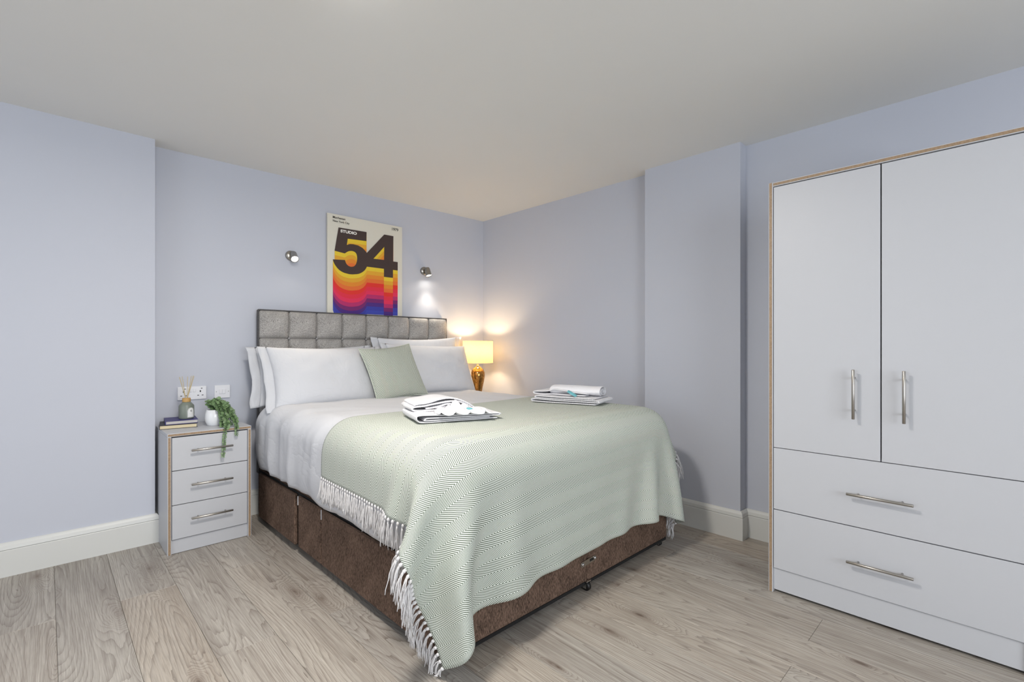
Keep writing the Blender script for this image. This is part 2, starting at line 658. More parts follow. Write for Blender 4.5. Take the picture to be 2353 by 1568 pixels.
def skirt(name, pts):
    """pts: wall line (x,y) with outward normal on the left of travel; swept profile with mitred corners"""
    P = [Vector((x, y)) for x, y in pts]
    n = len(P)
    def offs(i, d):
        ns = []
        if i > 0:
            e = (P[i] - P[i - 1]).normalized()
            ns.append(Vector((-e.y, e.x)))
        if i < n - 1:
            e = (P[i + 1] - P[i]).normalized()
            ns.append(Vector((-e.y, e.x)))
        if len(ns) == 2:
            b = (ns[0] + ns[1]).normalized()
            return P[i] + b * (d / max(0.3, b.dot(ns[0])))
        return P[i] + ns[0] * d
    root = None
    for nm, prof, mat in (('board', [(0, 0), (SK_T, 0), (SK_T, 0.133), (SK_T - 0.002, 0.136), (0, 0.136)], M_SKIRT),
                          ('groove', [(0, 0.136), (SK_T - 0.005, 0.136), (SK_T - 0.005, 0.139), (0, 0.139)], M_GROOVE),
                          ('cap_moulding', [(0, 0.139), (SK_T - 0.001, 0.139), (SK_T - 0.004, 0.158), (SK_T - 0.011, 0.168), (0.006, 0.173), (0, 0.173)], M_SKIRT)):
        b = MB()
        k = len(prof)
        vs_, fs = [], []
        for i in range(n):
            for d, z in prof:
                q = offs(i, d)
                vs_.append((q.x, q.y, z))
        for i in range(n - 1):
            for j in range(k):
                j2 = (j + 1) % k
                fs.append((i * k + j, (i + 1) * k + j, (i + 1) * k + j2, i * k + j2))
        fs.append(tuple(range(k - 1, -1, -1)))
        fs.append(tuple((n - 1) * k + j for j in range(k)))
        b.add(vs_, fs)
        if root is None:
            root = struct(b.obj(name, mat))
        else:
            b.obj(nm, mat, root)
    return root


skirt('baseboard_back_pier', [(PX, wy(PX) - 0.002), (PX, PY), (XL, PY)])
skirt('baseboard_back', [(XR - 0.024, wy(XR)), (PX + 0.024, wy(PX))])
skirt('baseboard_right', [(XR, YF), (XR, CY0), (CX, CY0), (CX, CY1), (XR, CY1), (XR, wy(XR))])
skirt('baseboard_left', [(XL, PY - 0.024), (XL, YF)])

# floor boards: 0.2165 wide, 1.53 long, every second row shifted by half a board
PW, PL = 0.2165, 1.53
random.seed(11)
plank_meshes = {}
k0 = int(math.floor((XL - 0.031) / PW))
k1 = int(math.ceil((XR - 0.031) / PW))
for k in range(k0, k1):
    xa = max(0.031 + k * PW, XL)
    xb = min(0.031 + (k + 1) * PW, XR + 0.05)
    if xb - xa < 0.01:
        continue
    off = 1.337 if k % 2 == 1 else 0.555
    j = int(math.floor((YF - off) / PL))
    while off + j * PL < 3.75:
        ya = max(off + j * PL, YF)
        yb = min(off + (j + 1) * PL, 3.76)
        j += 1
        if yb - ya < 0.01:
            continue
        key = (round(xb - xa, 4), round(yb - ya, 4))
        if key not in plank_meshes:
            w_, l_ = key
            g = 0.0004
            b = MB().box(-w_ / 2 + g, w_ / 2 - g, -l_ / 2 + g, l_ / 2 - g, -0.006, 0.0, 0.0012)
            me = bpy.data.meshes.new('plank')
            me.from_pydata(b.v, [], b.f)
            me.materials.append(M_FLOOR)
            plank_meshes[key] = me
        o = bpy.data.objects.new('plank', plank_meshes[key])
        o.location = ((xa + xb) / 2, (ya + yb) / 2, 0)
        link(o, floor_o)

# ceiling lamp above and in front of the camera, just out of view
LMX, LMY = 0.58, 1.42
lamp_o = empty('ceiling_lamp', (LMX, LMY, CEIL), 'round flush white ceiling lamp on the ceiling', 'lamp')
MB().lathe([(0.0, CEIL), (0.17, CEIL), (0.17, CEIL - 0.03), (0.155, CEIL - 0.035), (0.0, CEIL - 0.035)], LMX, LMY, 40).obj('lamp_body', M_PLASTIC, lamp_o)
MB().lathe([(0.155, CEIL - 0.0355), (0.150, CEIL - 0.055), (0.125, CEIL - 0.075), (0.08, CEIL - 0.087), (0.0, CEIL - 0.092)], LMX, LMY, 40).obj('diffuser', M_CEILLAMP, lamp_o)
al = area_light('ceiling_lamp_light', (LMX, LMY, CEIL - 0.10), (0, 0, 0), 0.3, 0.3, 28, (1.0, 0.95, 0.88))
al.data.shape = 'DISK'

# ------------------------------------------------------------------ bar handle
def bar_handle(parent, p0, p1, out, r=0.006, stand=0.032):
    """steel bar from p0 to p1 (on the front face), standing off along out, with two posts"""
    p0, p1, out = Vector(p0), Vector(p1), Vector(out)
    d = (p1 - p0)
    b = MB()
    e = d.normalized() * 0.0015
    b.tube([p0 + out * stand, p0 + out * stand + e, p1 + out * stand - e, p1 + out * stand], [r * 0.8, r, r, r * 0.8], 14)
    for t in (0.17, 0.83):
        q = p0 + d * t
        b.tube([q, q + out * stand], r * 0.62, 10)
    return b.obj('handle', M_STEEL, parent, True)


# ------------------------------------------------------------------ nightstand
def edge_strip(b0, name, parent):
    return b0.obj(name, M_OAK, parent)


def nightstand(x0, x1, yf, yb, zt, label, detail=True):
    r = empty('nightstand', ((x0 + x1) / 2, (yf + yb) / 2, 0), label, 'nightstand')
    T = 0.019
    # top panel with oak front edge
    tp = box('top_panel', x0, x1, yf, yb, zt - T, zt, M_CABW, r, 0.0012)
    box('edge_strip', x0 + 0.003, x1 - 0.003, yf - 0.0008, yf + 0.003, zt - T + 0.0035, zt - 0.0035, M_OAK, tp)
    for xa in (x0, x1 - T):
        sp = box('side_panel', xa, xa + T, yf, yb, 0.0, zt - T - 0.0005, M_CABW, r, 0.0012)
        box('edge_strip', xa + 0.0035, xa + T - 0.0035, yf - 0.0008, yf + 0.003, 0.002, zt - T - 0.003, M_OAK, sp)
    box('back_panel', x0 + T, x1 - T, yb - 0.006, yb - 0.001, 0.03, zt - T - 0.001, M_CABW, r)
    box('plinth', x0 + T + 0.0005, x1 - T - 0.0005, yf + 0.012, yf + 0.028, 0.002, 0.080, M_CABW, r, 0.001)
    zs = [0.083, 0.279, 0.475, zt - T - 0.004]
    for i in range(3):
        d = box('drawer_front', x0 + T + 0.003, x1 - T - 0.003, yf + 0.002, yf + 0.020, zs[i] + 0.0015, zs[i + 1] - 0.0025, M_CABW, r, 0.0012)
        xm = (x0 + x1) / 2
        zc = (0.194, 0.388, 0.585)[i]
        if detail:
            bar_handle(d, (xm - 0.105, yf + 0.002, zc), (xm + 0.108, yf + 0.002, zc), (0, -1, 0))
    return r


NSX0, NSX1, NSY = 0.490, 0.921, 3.290
nightstand(NSX0, NSX1, NSY, 3.695, 0.689, 'white three-drawer nightstand with oak edging, diffuser and plant on top')
nightstand(2.745, 3.115, 3.250, 3.625, 0.689, 'white nightstand wedged between bed and corner under the table lamp')

# ------------------------------------------------------------------ wardrobe
WX, WY0, WY1, WZ = 2.512, -0.069, 0.803, 1.973
w = empty('wardrobe', (WX + 0.27, (WY0 + WY1) / 2, 0), 'tall white two-door wardrobe with oak edging and two drawers below', 'wardrobe')
T = 0.019
WB = 3.075
for ya in (WY0, WY1 - T):
    sp = box('side_panel', WX, WB, ya, ya + T, 0.0, WZ, M_CABW, w, 0.0012)
    box('edge_strip', WX - 0.0008, WX + 0.003, ya + 0.0035, ya + T - 0.0035, 0.002, WZ - 0.001, M_OAK, sp)
tp = box('top_panel', WX, WB, WY0 + T + 0.0003, WY1 - T - 0.0003, WZ - T - 0.001, WZ - 0.001, M_CABW, w, 0.0012)
box('edge_strip', WX - 0.0008, WX + 0.003, WY0 + T + 0.002, WY1 - T - 0.002, WZ - T + 0.0025, WZ - 0.0045, M_OAK, tp)
box('back_panel', WB - 0.006, WB - 0.001, WY0 + T, WY1 - T, 0.05, WZ - T - 0.002, M_CABW, w)
box('shelf', WX + 0.03, WB - 0.01, WY0 + T, WY1 - T, 0.690, 0.706, M_CABW, w)
box('plinth', WX + 0.010, WX + 0.026, WY0 + T + 0.0005, WY1 - T - 0.0005, 0.013, 0.116, M_CABW, w, 0.001)
ym = (WY0 + WY1) / 2
DX0, DX1 = WX + 0.002, WX + 0.020
ds = box('door', DX0, DX1, ym + 0.0022, WY1 - T - 0.003, 0.6985, WZ - T - 0.005, M_CABW, w, 0.0012)
bar_handle(ds, (DX0, 0.458, 0.870), (DX0, 0.458, 1.083), (-1, 0, 0))
ds = box('door', DX0, DX1, WY0 + T + 0.003, ym - 0.0022, 0.6985, WZ - T - 0.005, M_CABW, w, 0.0012)
bar_handle(ds, (DX0, 0.288, 0.870), (DX0, 0.288, 1.083), (-1, 0, 0))
for z0, z1, hz in ((0.402, 0.6955, 0.545), (0.119, 0.398, 0.252)):
    d = box('drawer_front', DX0, DX1, WY0 + T + 0.003, WY1 - T - 0.003, z0, z1, M_CABW, w, 0.0012)
    bar_handle(d, (DX0, 0.483, hz), (DX0, 0.258, hz), (-1, 0, 0))

# ------------------------------------------------------------------ divan bed
BX0, BX1, BY0, BY1 = 1.030, 2.660, 1.412, 3.585
BZ0, BZ1 = 0.040, 0.345
bed = empty('divan_bed', ((BX0 + BX1) / 2, (BY0 + BY1) / 2, 0), 'brown chenille divan bed with grey buttoned headboard', 'bed')
xm = 1.885
gap = 0.006
for side, (xa, xb) in enumerate(((BX0 + 0.018, xm - gap / 2), (xm + gap / 2, BX1))):
    hb = MB().box(xa, xb, BY0, BY1, BZ0 + 0.003, BZ1, 0.010).obj('base_half', M_BASE if side else M_BASE, bed)
    box('underside_trim', xa + 0.004, xb - 0.004, BY0 + 0.004, BY1 - 0.004, BZ0 - 0.008, BZ0 + 0.006, M_BLACKCLOTH_SHADE, hb)
# black sheet as painted shade in the left side's gaps, drawer fronts and fixed panel proud of it
box('gap_shade_backing', BX0 + 0.0165, BX0 + 0.0195, BY0 + 0.01, BY1 - 0.01, BZ0 + 0.01, BZ1 - 0.004, M_BLACKCLOTH_SHADE, bed)
for nm, ya, yb, xo in (('drawer_front', 2.850, 3.500, 0.006), ('side_panel', 2.500, 2.812, 0.0), ('drawer_front', BY0, 2.490, 0.0)):
    p = MB().box(BX0 - xo, BX0 + 0.016, ya, yb, BZ0, BZ1 - 0.012, 0.006).obj(nm, M_BASE, bed)
    if nm == 'side_panel':
        box('pull_tab', BX0 - 0.003, BX0 + 0.001, yb - 0.004, yb - 0.001, BZ1 - 0.065, BZ1 - 0.014, M_PLASTIC, p)
    elif ya < 2:
        box('pull_tab', BX0 - 0.003, BX0 + 0.001, yb - 0.004, yb - 0.001, BZ1 - 0.065, BZ1 - 0.014, M_PLASTIC, p)
# linking plate at the foot
lp = MB()
n = 12
pl, ph = 0.062, 0.0125
vs_, fs = [], []
outline = []
for i in range(n + 1):
    a = -PI / 2 + PI * i / n
    outline.append((pl - ph + ph * math.cos(a), ph * math.sin(a)))
for i in range(n + 1):
    a = PI / 2 + PI * i / n
    outline.append((-pl + ph + ph * math.cos(a), ph * math.sin(a)))
ang = math.radians(3)
PXc, PZc = 1.885, 0.143
for y in (BY0 - 0.004, BY0 + 0.001):
    for a, b in outline:
        vs_.append((PXc + a * math.cos(ang) - b * math.sin(ang), y, PZc + a * math.sin(ang) + b * math.cos(ang)))
m = len(outline)
fs = [tuple(range(m)), tuple(range(2 * m - 1, m - 1, -1))]
for i in range(m):
    j = (i + 1) % m
    fs.append((i, i + m, j + m, j))
lp.add(vs_, fs)
plate = lp.obj('linking_plate', M_SATIN, bed)
for dx in (-0.047, 0.049):
    MB().lathe([(0.0085, 0), (0.0085, 0.003), (0.006, 0.0055), (0.0, 0.006)], 0, 0, 14, Matrix.Translation((PXc + dx, BY0 - 0.004, PZc + dx * 0.05)) @ Matrix.Rotation(PI / 2, 4, 'X')).obj('bolt', M_CHROME, plate, True)
box('slot', PXc + 0.008, PXc + 0.038, BY0 - 0.0046, BY0 - 0.003, PZc - 0.004, PZc + 0.008, M_SLOT, plate)


def caster(x, y, big=True):
    r_ = 0.022 if big else 0.016
    c = MB().lathe([(0.0, -0.012), (r_ * 0.7, -0.012), (r_, -0.008), (r_, 0.008), (r_ * 0.7, 0.012), (0.0, 0.012)], 0, 0, 20,
                   Matrix.Translation((x, y, r_ + 0.001)) @ Matrix.Rotation(PI / 2, 4, 'Y') @ Matrix.Rotation(0, 4, 'Z')).obj('caster', M_BLACK, bed, True)
    b = MB()
    b.box(x - 0.018, x - 0.015, y - 0.010, y + 0.010, r_ - 0.006, BZ0)
    b.box(x + 0.015, x + 0.018, y - 0.010, y + 0.010, r_ - 0.006, BZ0)
    b.box(x - 0.018, x + 0.018, y - 0.013, y + 0.013, BZ0 - 0.004 if not big else 0.046, BZ0 + 0.002 if not big else 0.05)
    b.obj('bracket', M_CHROME, c)


caster(1.880, 1.418, True)
for x, y in ((1.700, 1.47), (2.615, 1.440), (1.09, 2.55), (1.09, 1.50), (1.09, 3.4), (2.6, 3.4)):
    caster(x, y, False)

# headboard: board, eight by five buttoned cushions, buttons, piping
HX0, HX1, HZ1 = 1.056, 2.668, 1.444
HYF, HYB = 3.612, 3.655
NC, NR = 8, 5
pit = (HX1 - HX0 - 0.010) / NC
hd = MB().box(HX0, HX1, HYF + 0.010, HYB, 0.30, HZ1, 0.006).obj('headboard', M_HEADEDGE, bed)


def tuft_mesh(w_, h_, depth):
    n1 = 12
    vs_, fs = [], []
    for i in range(n1 + 1):
        for j in range(n1 + 1):
            u, v = -1 + 2 * i / n1, -1 + 2 * j / n1
            u = math.sin(u * PI / 2) * 0.5 + u * 0.5
            v = math.sin(v * PI / 2) * 0.5 + v * 0.5
            e = (max(0, 1 - abs(u) ** 3.2) * max(0, 1 - abs(v) ** 3.2)) ** 0.5
            cr = (abs(u) * abs(v)) ** 6
            vs_.append((u * w_ / 2 * (1 - 0.035 * cr), -depth * e, v * h_ / 2 * (1 - 0.035 * cr)))
    for i in range(n1):
        for j in range(n1):
            a = i * (n1 + 1) + j
            fs.append((a, a + n1 + 1, a + n1 + 2, a + 1))
    me = bpy.data.meshes.new('tuft_cushion')
    me.from_pydata(vs_, [], fs)
    me.polygons.foreach_set('use_smooth', [True] * len(me.polygons))
    me.materials.append(M_HEAD)
    return me


rows = [HZ1 - 0.006, 1.243, 1.050, 0.857, 0.664, 0.471]
btn_me = bpy.data.meshes.new('button')
bb = MB().lathe([(0.009, 0), (0.0085, 0.003), (0.005, 0.0055), (0.0, 0.0065)], 0, 0, 12, Matrix.Rotation(PI / 2, 4, 'X'))
btn_me.from_pydata(bb.v, [], bb.f)
btn_me.polygons.foreach_set('use_smooth', [True] * len(btn_me.polygons))
btn_me.materials.append(plain('button_fabric', srgb(150, 148, 148), 0.5, vary=0.1))
for rI in range(NR):
    z1, z0 = rows[rI], rows[rI + 1]
    tm = tuft_mesh(pit, z1 - z0, 0.040)
    for cI in range(NC):
        o = bpy.data.objects.new('tuft_cushion', tm)
        o.location = (HX0 + 0.005 + (cI + 0.5) * pit, HYF + 0.010, (z0 + z1) / 2)
        link(o, hd)
        if cI < NC - 1 and rI < NR - 1:
            b = bpy.data.objects.new('button', btn_me)
            b.location = (HX0 + 0.005 + (cI + 1) * pit, HYF + 0.001, z0)
            link(b, hd)
b = MB()
b.tube([(HX0 + 0.004, HYF + 0.006, 0.5), (HX0 + 0.004, HYF + 0.006, HZ1 - 0.003), (HX1 - 0.004, HYF + 0.006, HZ1 - 0.003), (HX1 - 0.004, HYF + 0.006, 0.5)], 0.005, 8)
b.obj('piping', M_HEADEDGE, hd)

# ------------------------------------------------------------------ mattress and duvet
def box_shell(lo, hi, r, step, bottom=True, zmin_round=True):
    """quad shell of a rounded box; returns verts, faces, outward dirs"""
    lo, hi = np.array(lo, float), np.array(hi, float)
    N = np.maximum(2, np.round((hi - lo) / step).astype(int))
    ax = [np.linspace(lo[i], hi[i], N[i] + 1) for i in range(3)]
    verts, index, faces = [], {}, []
    def vid(i, j, k):
        key = (i, j, k)
        if key not in index:
            index[key] = len(verts)
            verts.append((ax[0][i], ax[1][j], ax[2][k]))
        return index[key]
    nx, ny, nz = N
    for i in range(nx):
        for j in range(ny):
            faces.append((vid(i, j, nz), vid(i + 1, j, nz), vid(i + 1, j + 1, nz), vid(i, j + 1, nz)))
            if bottom:
                faces.append((vid(i, j, 0), vid(i, j + 1, 0), vid(i + 1, j + 1, 0), vid(i + 1, j, 0)))
    for j in range(ny):
        for k in range(nz):
            faces.append((vid(0, j, k), vid(0, j, k + 1), vid(0, j + 1, k + 1), vid(0, j + 1, k)))
            faces.append((vid(nx, j, k), vid(nx, j + 1, k), vid(nx, j + 1, k + 1), vid(nx, j, k + 1)))
    for i in range(nx):
        for k in range(nz):
            faces.append((vid(i, 0, k), vid(i + 1, 0, k), vid(i + 1, 0, k + 1), vid(i, 0, k + 1)))
            faces.append((vid(i, ny, k), vid(i, ny, k + 1), vid(i + 1, ny, k + 1), vid(i + 1, ny, k)))
    q = np.array(verts)
    ilo, ihi = lo + r, hi - r
    if not zmin_round:
        ilo[2] = lo[2] - 1.0
    inner = np.minimum(np.maximum(q, ilo), ihi)
    d = q - inner
    L = np.linalg.norm(d, axis=1, keepdims=True)
    d = d / np.maximum(L, 1e-9)
    return inner + d * r, faces, d


mv, mf, _ = box_shell((BX0 + 0.005, BY0 + 0.01, BZ1 + 0.002), (BX1 - 0.005, BY1 - 0.010, 0.640), 0.06, 0.08)
tag(mesh_obj('mattress', mv, mf, M_LINEN, None, True), 'white sheeted mattress on the brown divan base under the duvet', 'mattress')

DLO, DHI, DR = np.array((0.985, 1.385, 0.375)), np.array((2.722, 3.560, 0.812)), 0.15


def n3(x, y, z):
    return noise.noise(Vector((x, y, z)))


def duvet_top(x, y):
    """height of the duvet's upper surface away from its rounded rim (pillow end dips)"""
    return 0.004 * n3(x * 3, y * 3, 1.7) + 0.004 * n3(x * 1.3, y * 1.3, 5.0)


dv, df, dd = box_shell(DLO, DHI, DR, 0.022, bottom=False, zmin_round=False)
dv2 = dv.copy()
for i, (p, d) in enumerate(zip(dv, dd)):
    x, y, z = p
    side = 1 - max(0.0, d[2])
    under = 1.0 if y > 2.42 else 0.35          # flatter below the throw
    disp = duvet_top(x, y)
    # folds of the hanging side: run down the side, drifting along the bed
    s = y + 0.18 * (z - 0.6) + 0.05 * n3(y * 2, z * 2, 3)
    fold = n3(s * 7.0, z * 0.9, 9.0) * 0.016 + n3(s * 17.0, z * 1.5, 4.0) * 0.006
    ridge = -abs(n3(s * 6.0, z * 1.2, 21.0)) * 0.016 + 0.004
    disp += side * under * (fold + ridge) * 1.35
    # loose creases on the top near the rim
    disp += (1 - side) * under * (-abs(n3(x * 4 + y * 2.4, y * 3 - x * 1.6, 2.0)) * 0.016 + 0.004) * (1.0 if y > 2.3 else 0.2)
    q = p + d * disp
    low = max(0.0, (0.52 - z) / 0.145)
    q[2] += low * (0.018 * n3(y * 4.0, x * 4.0, 1.0) + 0.012 * (y - 2.5))
    q[:2] += -d[:2] * 0.02 * low * low            # hem tucks in towards the mattress
    dv2[i] = q
du = mesh_obj('duvet', dv2, df, M_LINEN, None, True)
sm = du.modifiers.new('thickness', 'SOLIDIFY')
sm.thickness = 0.014
sm.offset = -1
tag(du, 'plump white cotton duvet covering the bed, hanging over its sides', 'duvet')

# ------------------------------------------------------------------ throw: relaxed as cloth over the duvet
CLO, CHI, CR = DLO.copy(), DHI.copy(), DR
CLO[2] = -1.0
MARG = 0.011


def collide(P):
    """push points out of duvet, base, floor and wall; returns contact mask"""
    ilo, ihi = CLO + CR, CHI - CR
    ilo[2] = -5
    lowz = P[:, 2] < 0.37
    inner = np.minimum(np.maximum(P, ilo), ihi)
    d = P - inner
    L = np.linalg.norm(d, axis=1)
    hit = (L < CR + MARG) & (~lowz)
    s = np.where(hit, (CR + MARG) / np.maximum(L, 1e-6), 1.0)
    P[:] = inner + d * s[:, None]
    # base below the duvet hem
    bl = np.array((BX0 - 0.012, BY0 - 0.012))
    bh = np.array((BX1 + 0.012, BY1))
    ins = lowz & (P[:, 0] > bl[0]) & (P[:, 0] < bh[0]) & (P[:, 1] > bl[1]) & (P[:, 1] < bh[1])
    if ins.any():
        idx = np.where(ins)[0]
        q = P[idx]
        dl = q[:, 0] - bl[0]
        df_ = q[:, 1] - bl[1]
        dr = bh[0] - q[:, 0]
        m_ = np.argmin(np.stack([dl, df_, dr], 1), 1)
        q[m_ == 0, 0] = bl[0]
        q[m_ == 1, 1] = bl[1]
        q[m_ == 2, 0] = bh[0]
        P[idx] = q
    fl = P[:, 2] < 0.012
    P[fl, 2] = 0.012
    wl = P[:, 0] > 3.02
    P[wl, 0] = 3.02
    return hit | ins | fl


TW, TL = 2.11, 1.475
NS, NTt = 89, 66
su = np.linspace(0, TW, NS)
tv = np.linspace(0, TL, NTt)
S, Tt = np.meshgrid(su, tv, indexing='ij')
rot = math.radians(2.0)
X0, Y0 = 0.795, 2.340          # far left corner of the flat cloth
P = np.zeros((NS, NTt, 3))
P[..., 0] = X0 + S * math.cos(rot) - 0.035 * Tt
P[..., 1] = Y0 + S * math.sin(rot) - Tt * math.cos(rot)
P[..., 2] = 0.835
rng = np.random.RandomState(3)
P[..., 2] += rng.rand(NS, NTt) * 0.004
P = P.reshape(-1, 3)
V = np.zeros_like(P)
ids = np.arange(NS * NTt).reshape(NS, NTt)
cons = []


def add_con(a, b, stiff):
    a, b = a.ravel(), b.ravel()
    L0 = np.hypot(S.ravel()[a] - S.ravel()[b], Tt.ravel()[a] - Tt.ravel()[b])
    cons.append((a, b, L0, stiff))


for par in (0, 1):
    i0 = ids[par:-1:2]
    i1 = ids[par + 1::2]
    k = min(len(i0), len(i1))
    add_con(i0[:k], i1[:k], 1.0)
    j0 = ids[:, par:-1:2]
    j1 = ids[:, par + 1::2]
    k = min(j0.shape[1], j1.shape[1])
    add_con(j0[:, :k], j1[:, :k], 1.0)
for par in (0, 1):
    for (a, b) in ((ids[:-1, :-1], ids[1:, 1:]), (ids[1:, :-1], ids[:-1, 1:])):
        add_con(a[par::2], b[par::2], 0.35)
for st, w_ in ((2, 0.06), (4, 0.03)):
    for par in range(2):
        a = ids[:-st]
        b = ids[st:]
        sel = [i for i in range(a.shape[0]) if (i // st) % 2 == par]
        add_con(a[sel], b[sel], w_)
        a = ids[:, :-st]
        b = ids[:, st:]
        sel = [i for i in range(a.shape[1]) if (i // st) % 2 == par]
        add_con(a[:, sel], b[:, sel], w_)
dt = 0.006
for it in range(420):
    V[:, 2] -= 9.8 * dt
    V *= 0.985 if it < 250 else 0.96
    Q = P + V * dt
    for sub in range(4):
        for a, b, L0, stf in cons:
            d = Q[b] - Q[a]
            L = np.sqrt((d * d).sum(1)) + 1e-9
            c = (stf * 0.5 * (L - L0) / L)[:, None] * d
            Q[a] += c
            Q[b] -= c
        hit = collide(Q)
    mv_ = Q - P
    mv_[hit] *= 0.25                       # friction
    Q = P + mv_
    collide(Q)
    V = (Q - P) / dt
    sp_ = np.linalg.norm(V, axis=1)
    V *= np.minimum(1.0, 2.5 / np.maximum(sp_, 1e-6))[:, None]
    P = Q
G = P.reshape(NS, NTt, 3)
# the hanging corner is gathered into a narrower fold
def sstep(a, b, x):
    t_ = np.clip((x - a) / (b - a), 0, 1)
    return t_ * t_ * (3 - 2 * t_)


gx, gy, gz = G[..., 0], G[..., 1], G[..., 2]
wgt = sstep(1.0, 1.10, gx) * (1 - sstep(1.18, 1.60, gx)) * (1 - sstep(0.30, 0.62, gz)) * (1 - sstep(1.40, 1.46, gy))
G[..., 0] -= 0.060 * wgt
# light smoothing of solver noise
for _ in range(3):
    H = G.copy()
    H[1:-1] = 0.5 * G[1:-1] + 0.25 * (G[:-2] + G[2:])
    K = H.copy()
    K[:, 1:-1] = 0.5 * H[:, 1:-1] + 0.25 * (H[:, :-2] + H[:, 2:])
    G = K
faces = []
for i in range(NS - 1):
    for j in range(NTt - 1):
        faces.append((ids[i, j], ids[i, j + 1], ids[i + 1, j + 1], ids[i + 1, j]))
faces = [tuple(int(q) for q in f) for f in faces]
uvs = np.stack([S.ravel(), Tt.ravel()], 1)
th_root = empty('throw_blanket', (1.85, 1.385, 0.0), 'sage green and white herringbone throw with white tassels over the foot of the bed', 'blanket')
th = mesh_obj('cloth', G.reshape(-1, 3), faces, M_THROW, th_root, True, uvs)
ss = th.modifiers.new('smooth', 'SUBSURF')
ss.levels = ss.render_levels = 1
so = th.modifiers.new('thickness', 'SOLIDIFY')
so.thickness = 0.004
so.offset = 0

# tassels along the two fringed edges
random.seed(5)


def strand(p, d, L, n=8):
    """a hanging yarn: starts along d, bends to gravity, stays outside the bed"""
    pts = [Vector(p)]
    seg = L / n
    v = Vector(d)
    for i in range(n):
        v = (v * 0.62 + Vector((0, 0, -1)) * 0.38 + Vector((random.uniform(-1, 1), random.uniform(-1, 1), random.uniform(-0.5, 0.5))) * 0.16).normalized()
        q = np.array([list(pts[-1] + v * seg)])
        collide(q)
        q[0, 2] = max(q[0, 2], 0.006)
        pts.append(Vector(q[0]))
    return pts


for edge in (0, NS - 1):
    arc = np.concatenate([[0], np.cumsum(np.linalg.norm(np.diff(G[edge], axis=0), axis=1))])
    nT = int(arc[-1] / 0.0235)
    for k in range(nT + 1):
        a = arc[-1] * (k + 0.15) / (nT + 0.3)
        p = np.array([np.interp(a, arc, G[edge][:, c]) for c in range(3)])
        inn = 2 if edge == 0 else NS - 3
        pin = np.array([np.interp(a, arc, G[inn][:, c]) for c in range(3)])
        d = p - pin
        d = Vector(d / (np.linalg.norm(d) + 1e-9))
        b = MB()
        # knot
        c = Vector(p) + d * 0.006
        ks = []
        for i in range(5):
            ph_ = PI * i / 4
            ks.append((0.0064 * math.sin(ph_) + 0.0004, -0.0085 * math.cos(ph_)))
        rotm = d.to_track_quat('Z', 'X').to_matrix().to_4x4()
        b.lathe(ks, 0, 0, 8, Matrix.Translation(c) @ rotm)
        L = random.uniform(0.088, 0.112)
        nst = 11
        for s_ in range(nst):
            dj = (d + Vector((random.uniform(-1, 1), random.uniform(-1, 1), random.uniform(-1, 1))) * 0.28).normalized()
            st_ = c + d * 0.006 + Vector((random.uniform(-1, 1), random.uniform(-1, 1), random.uniform(-1, 1))) * 0.003
            b.tube(strand(st_, dj, L * random.uniform(0.85, 1.1), 7), 0.0016, 4)
        b.obj('tassel', M_TASSEL, th_root, True)

# ------------------------------------------------------------------ pillows and cushion
def frame(X, Y, origin):
    X, Y = Vector(X).normalized(), Vector(Y).normalized()
    Z = X.cross(Y).normalized()
    Y = Z.cross(X)
    M = Matrix((X, Y, Z)).transposed().to_4x4()
    M.translation = Vector(origin)
    return M


def pillow_geo(w_, h_, th, seed, n1=34, n2=24, pw=2.6, pinch=0.065, wr=0.012, sag=0.0):
    """closed pillow in local space (x width, y height, z thickness)"""
    def grid(sign):
        out = []
        for i in range(n1 + 1):
            for j in range(n2 + 1):
                u, v = -1 + 2 * i / n1, -1 + 2 * j / n2
                u = 0.45 * u + 0.55 * math.sin(u * PI / 2)
                v = 0.45 * v + 0.55 * math.sin(v * PI / 2)
                e = (max(0, 1 - abs(u) ** pw) * max(0, 1 - abs(v) ** pw)) ** 0.5
                x = w_ / 2 * u * (1 - pinch * (1 - v * v) * abs(u) ** 3)
                y = h_ / 2 * v * (1 - pinch * 1.4 * (1 - u * u) * abs(v) ** 3)
                fat = 1 - sag * v
                rim = max(abs(u), abs(v))
                wv = wr * (n3(u * 3 + seed, v * 3, seed) * 0.6 + n3(u * 7 + seed, v * 5, seed + 3) * 0.45) * e
                # creases running in from the edges
                cr = -abs(n3(u * 2.2 + seed, v * 9, seed + 8)) * wr * 1.3 * abs(u) ** 2 * e
                z = sign * (th / 2 * e * fat + wv + cr)
                out.append((x, y, z))
        return out
    top, bot = grid(1), grid(-1)
    vs_ = list(top)
    m = {}
    def id_(i, j):
        return i * (n2 + 1) + j
    bid = {}
    for i in range(n1 + 1):
        for j in range(n2 + 1):
            if i in (0, n1) or j in (0, n2):
                bid[(i, j)] = id_(i, j)
            else:
                bid[(i, j)] = len(vs_)
                vs_.append(bot[id_(i, j)])
    fs = []
    for i in range(n1):
        for j in range(n2):
            fs.append((id_(i, j), id_(i + 1, j), id_(i + 1, j + 1), id_(i, j + 1)))
            fs.append((bid[(i, j)], bid[(i, j + 1)], bid[(i + 1, j + 1)], bid[(i + 1, j)]))
    uv = [(p[0] + 1, p[1] + 1) for p in vs_]
    return vs_, fs, uv


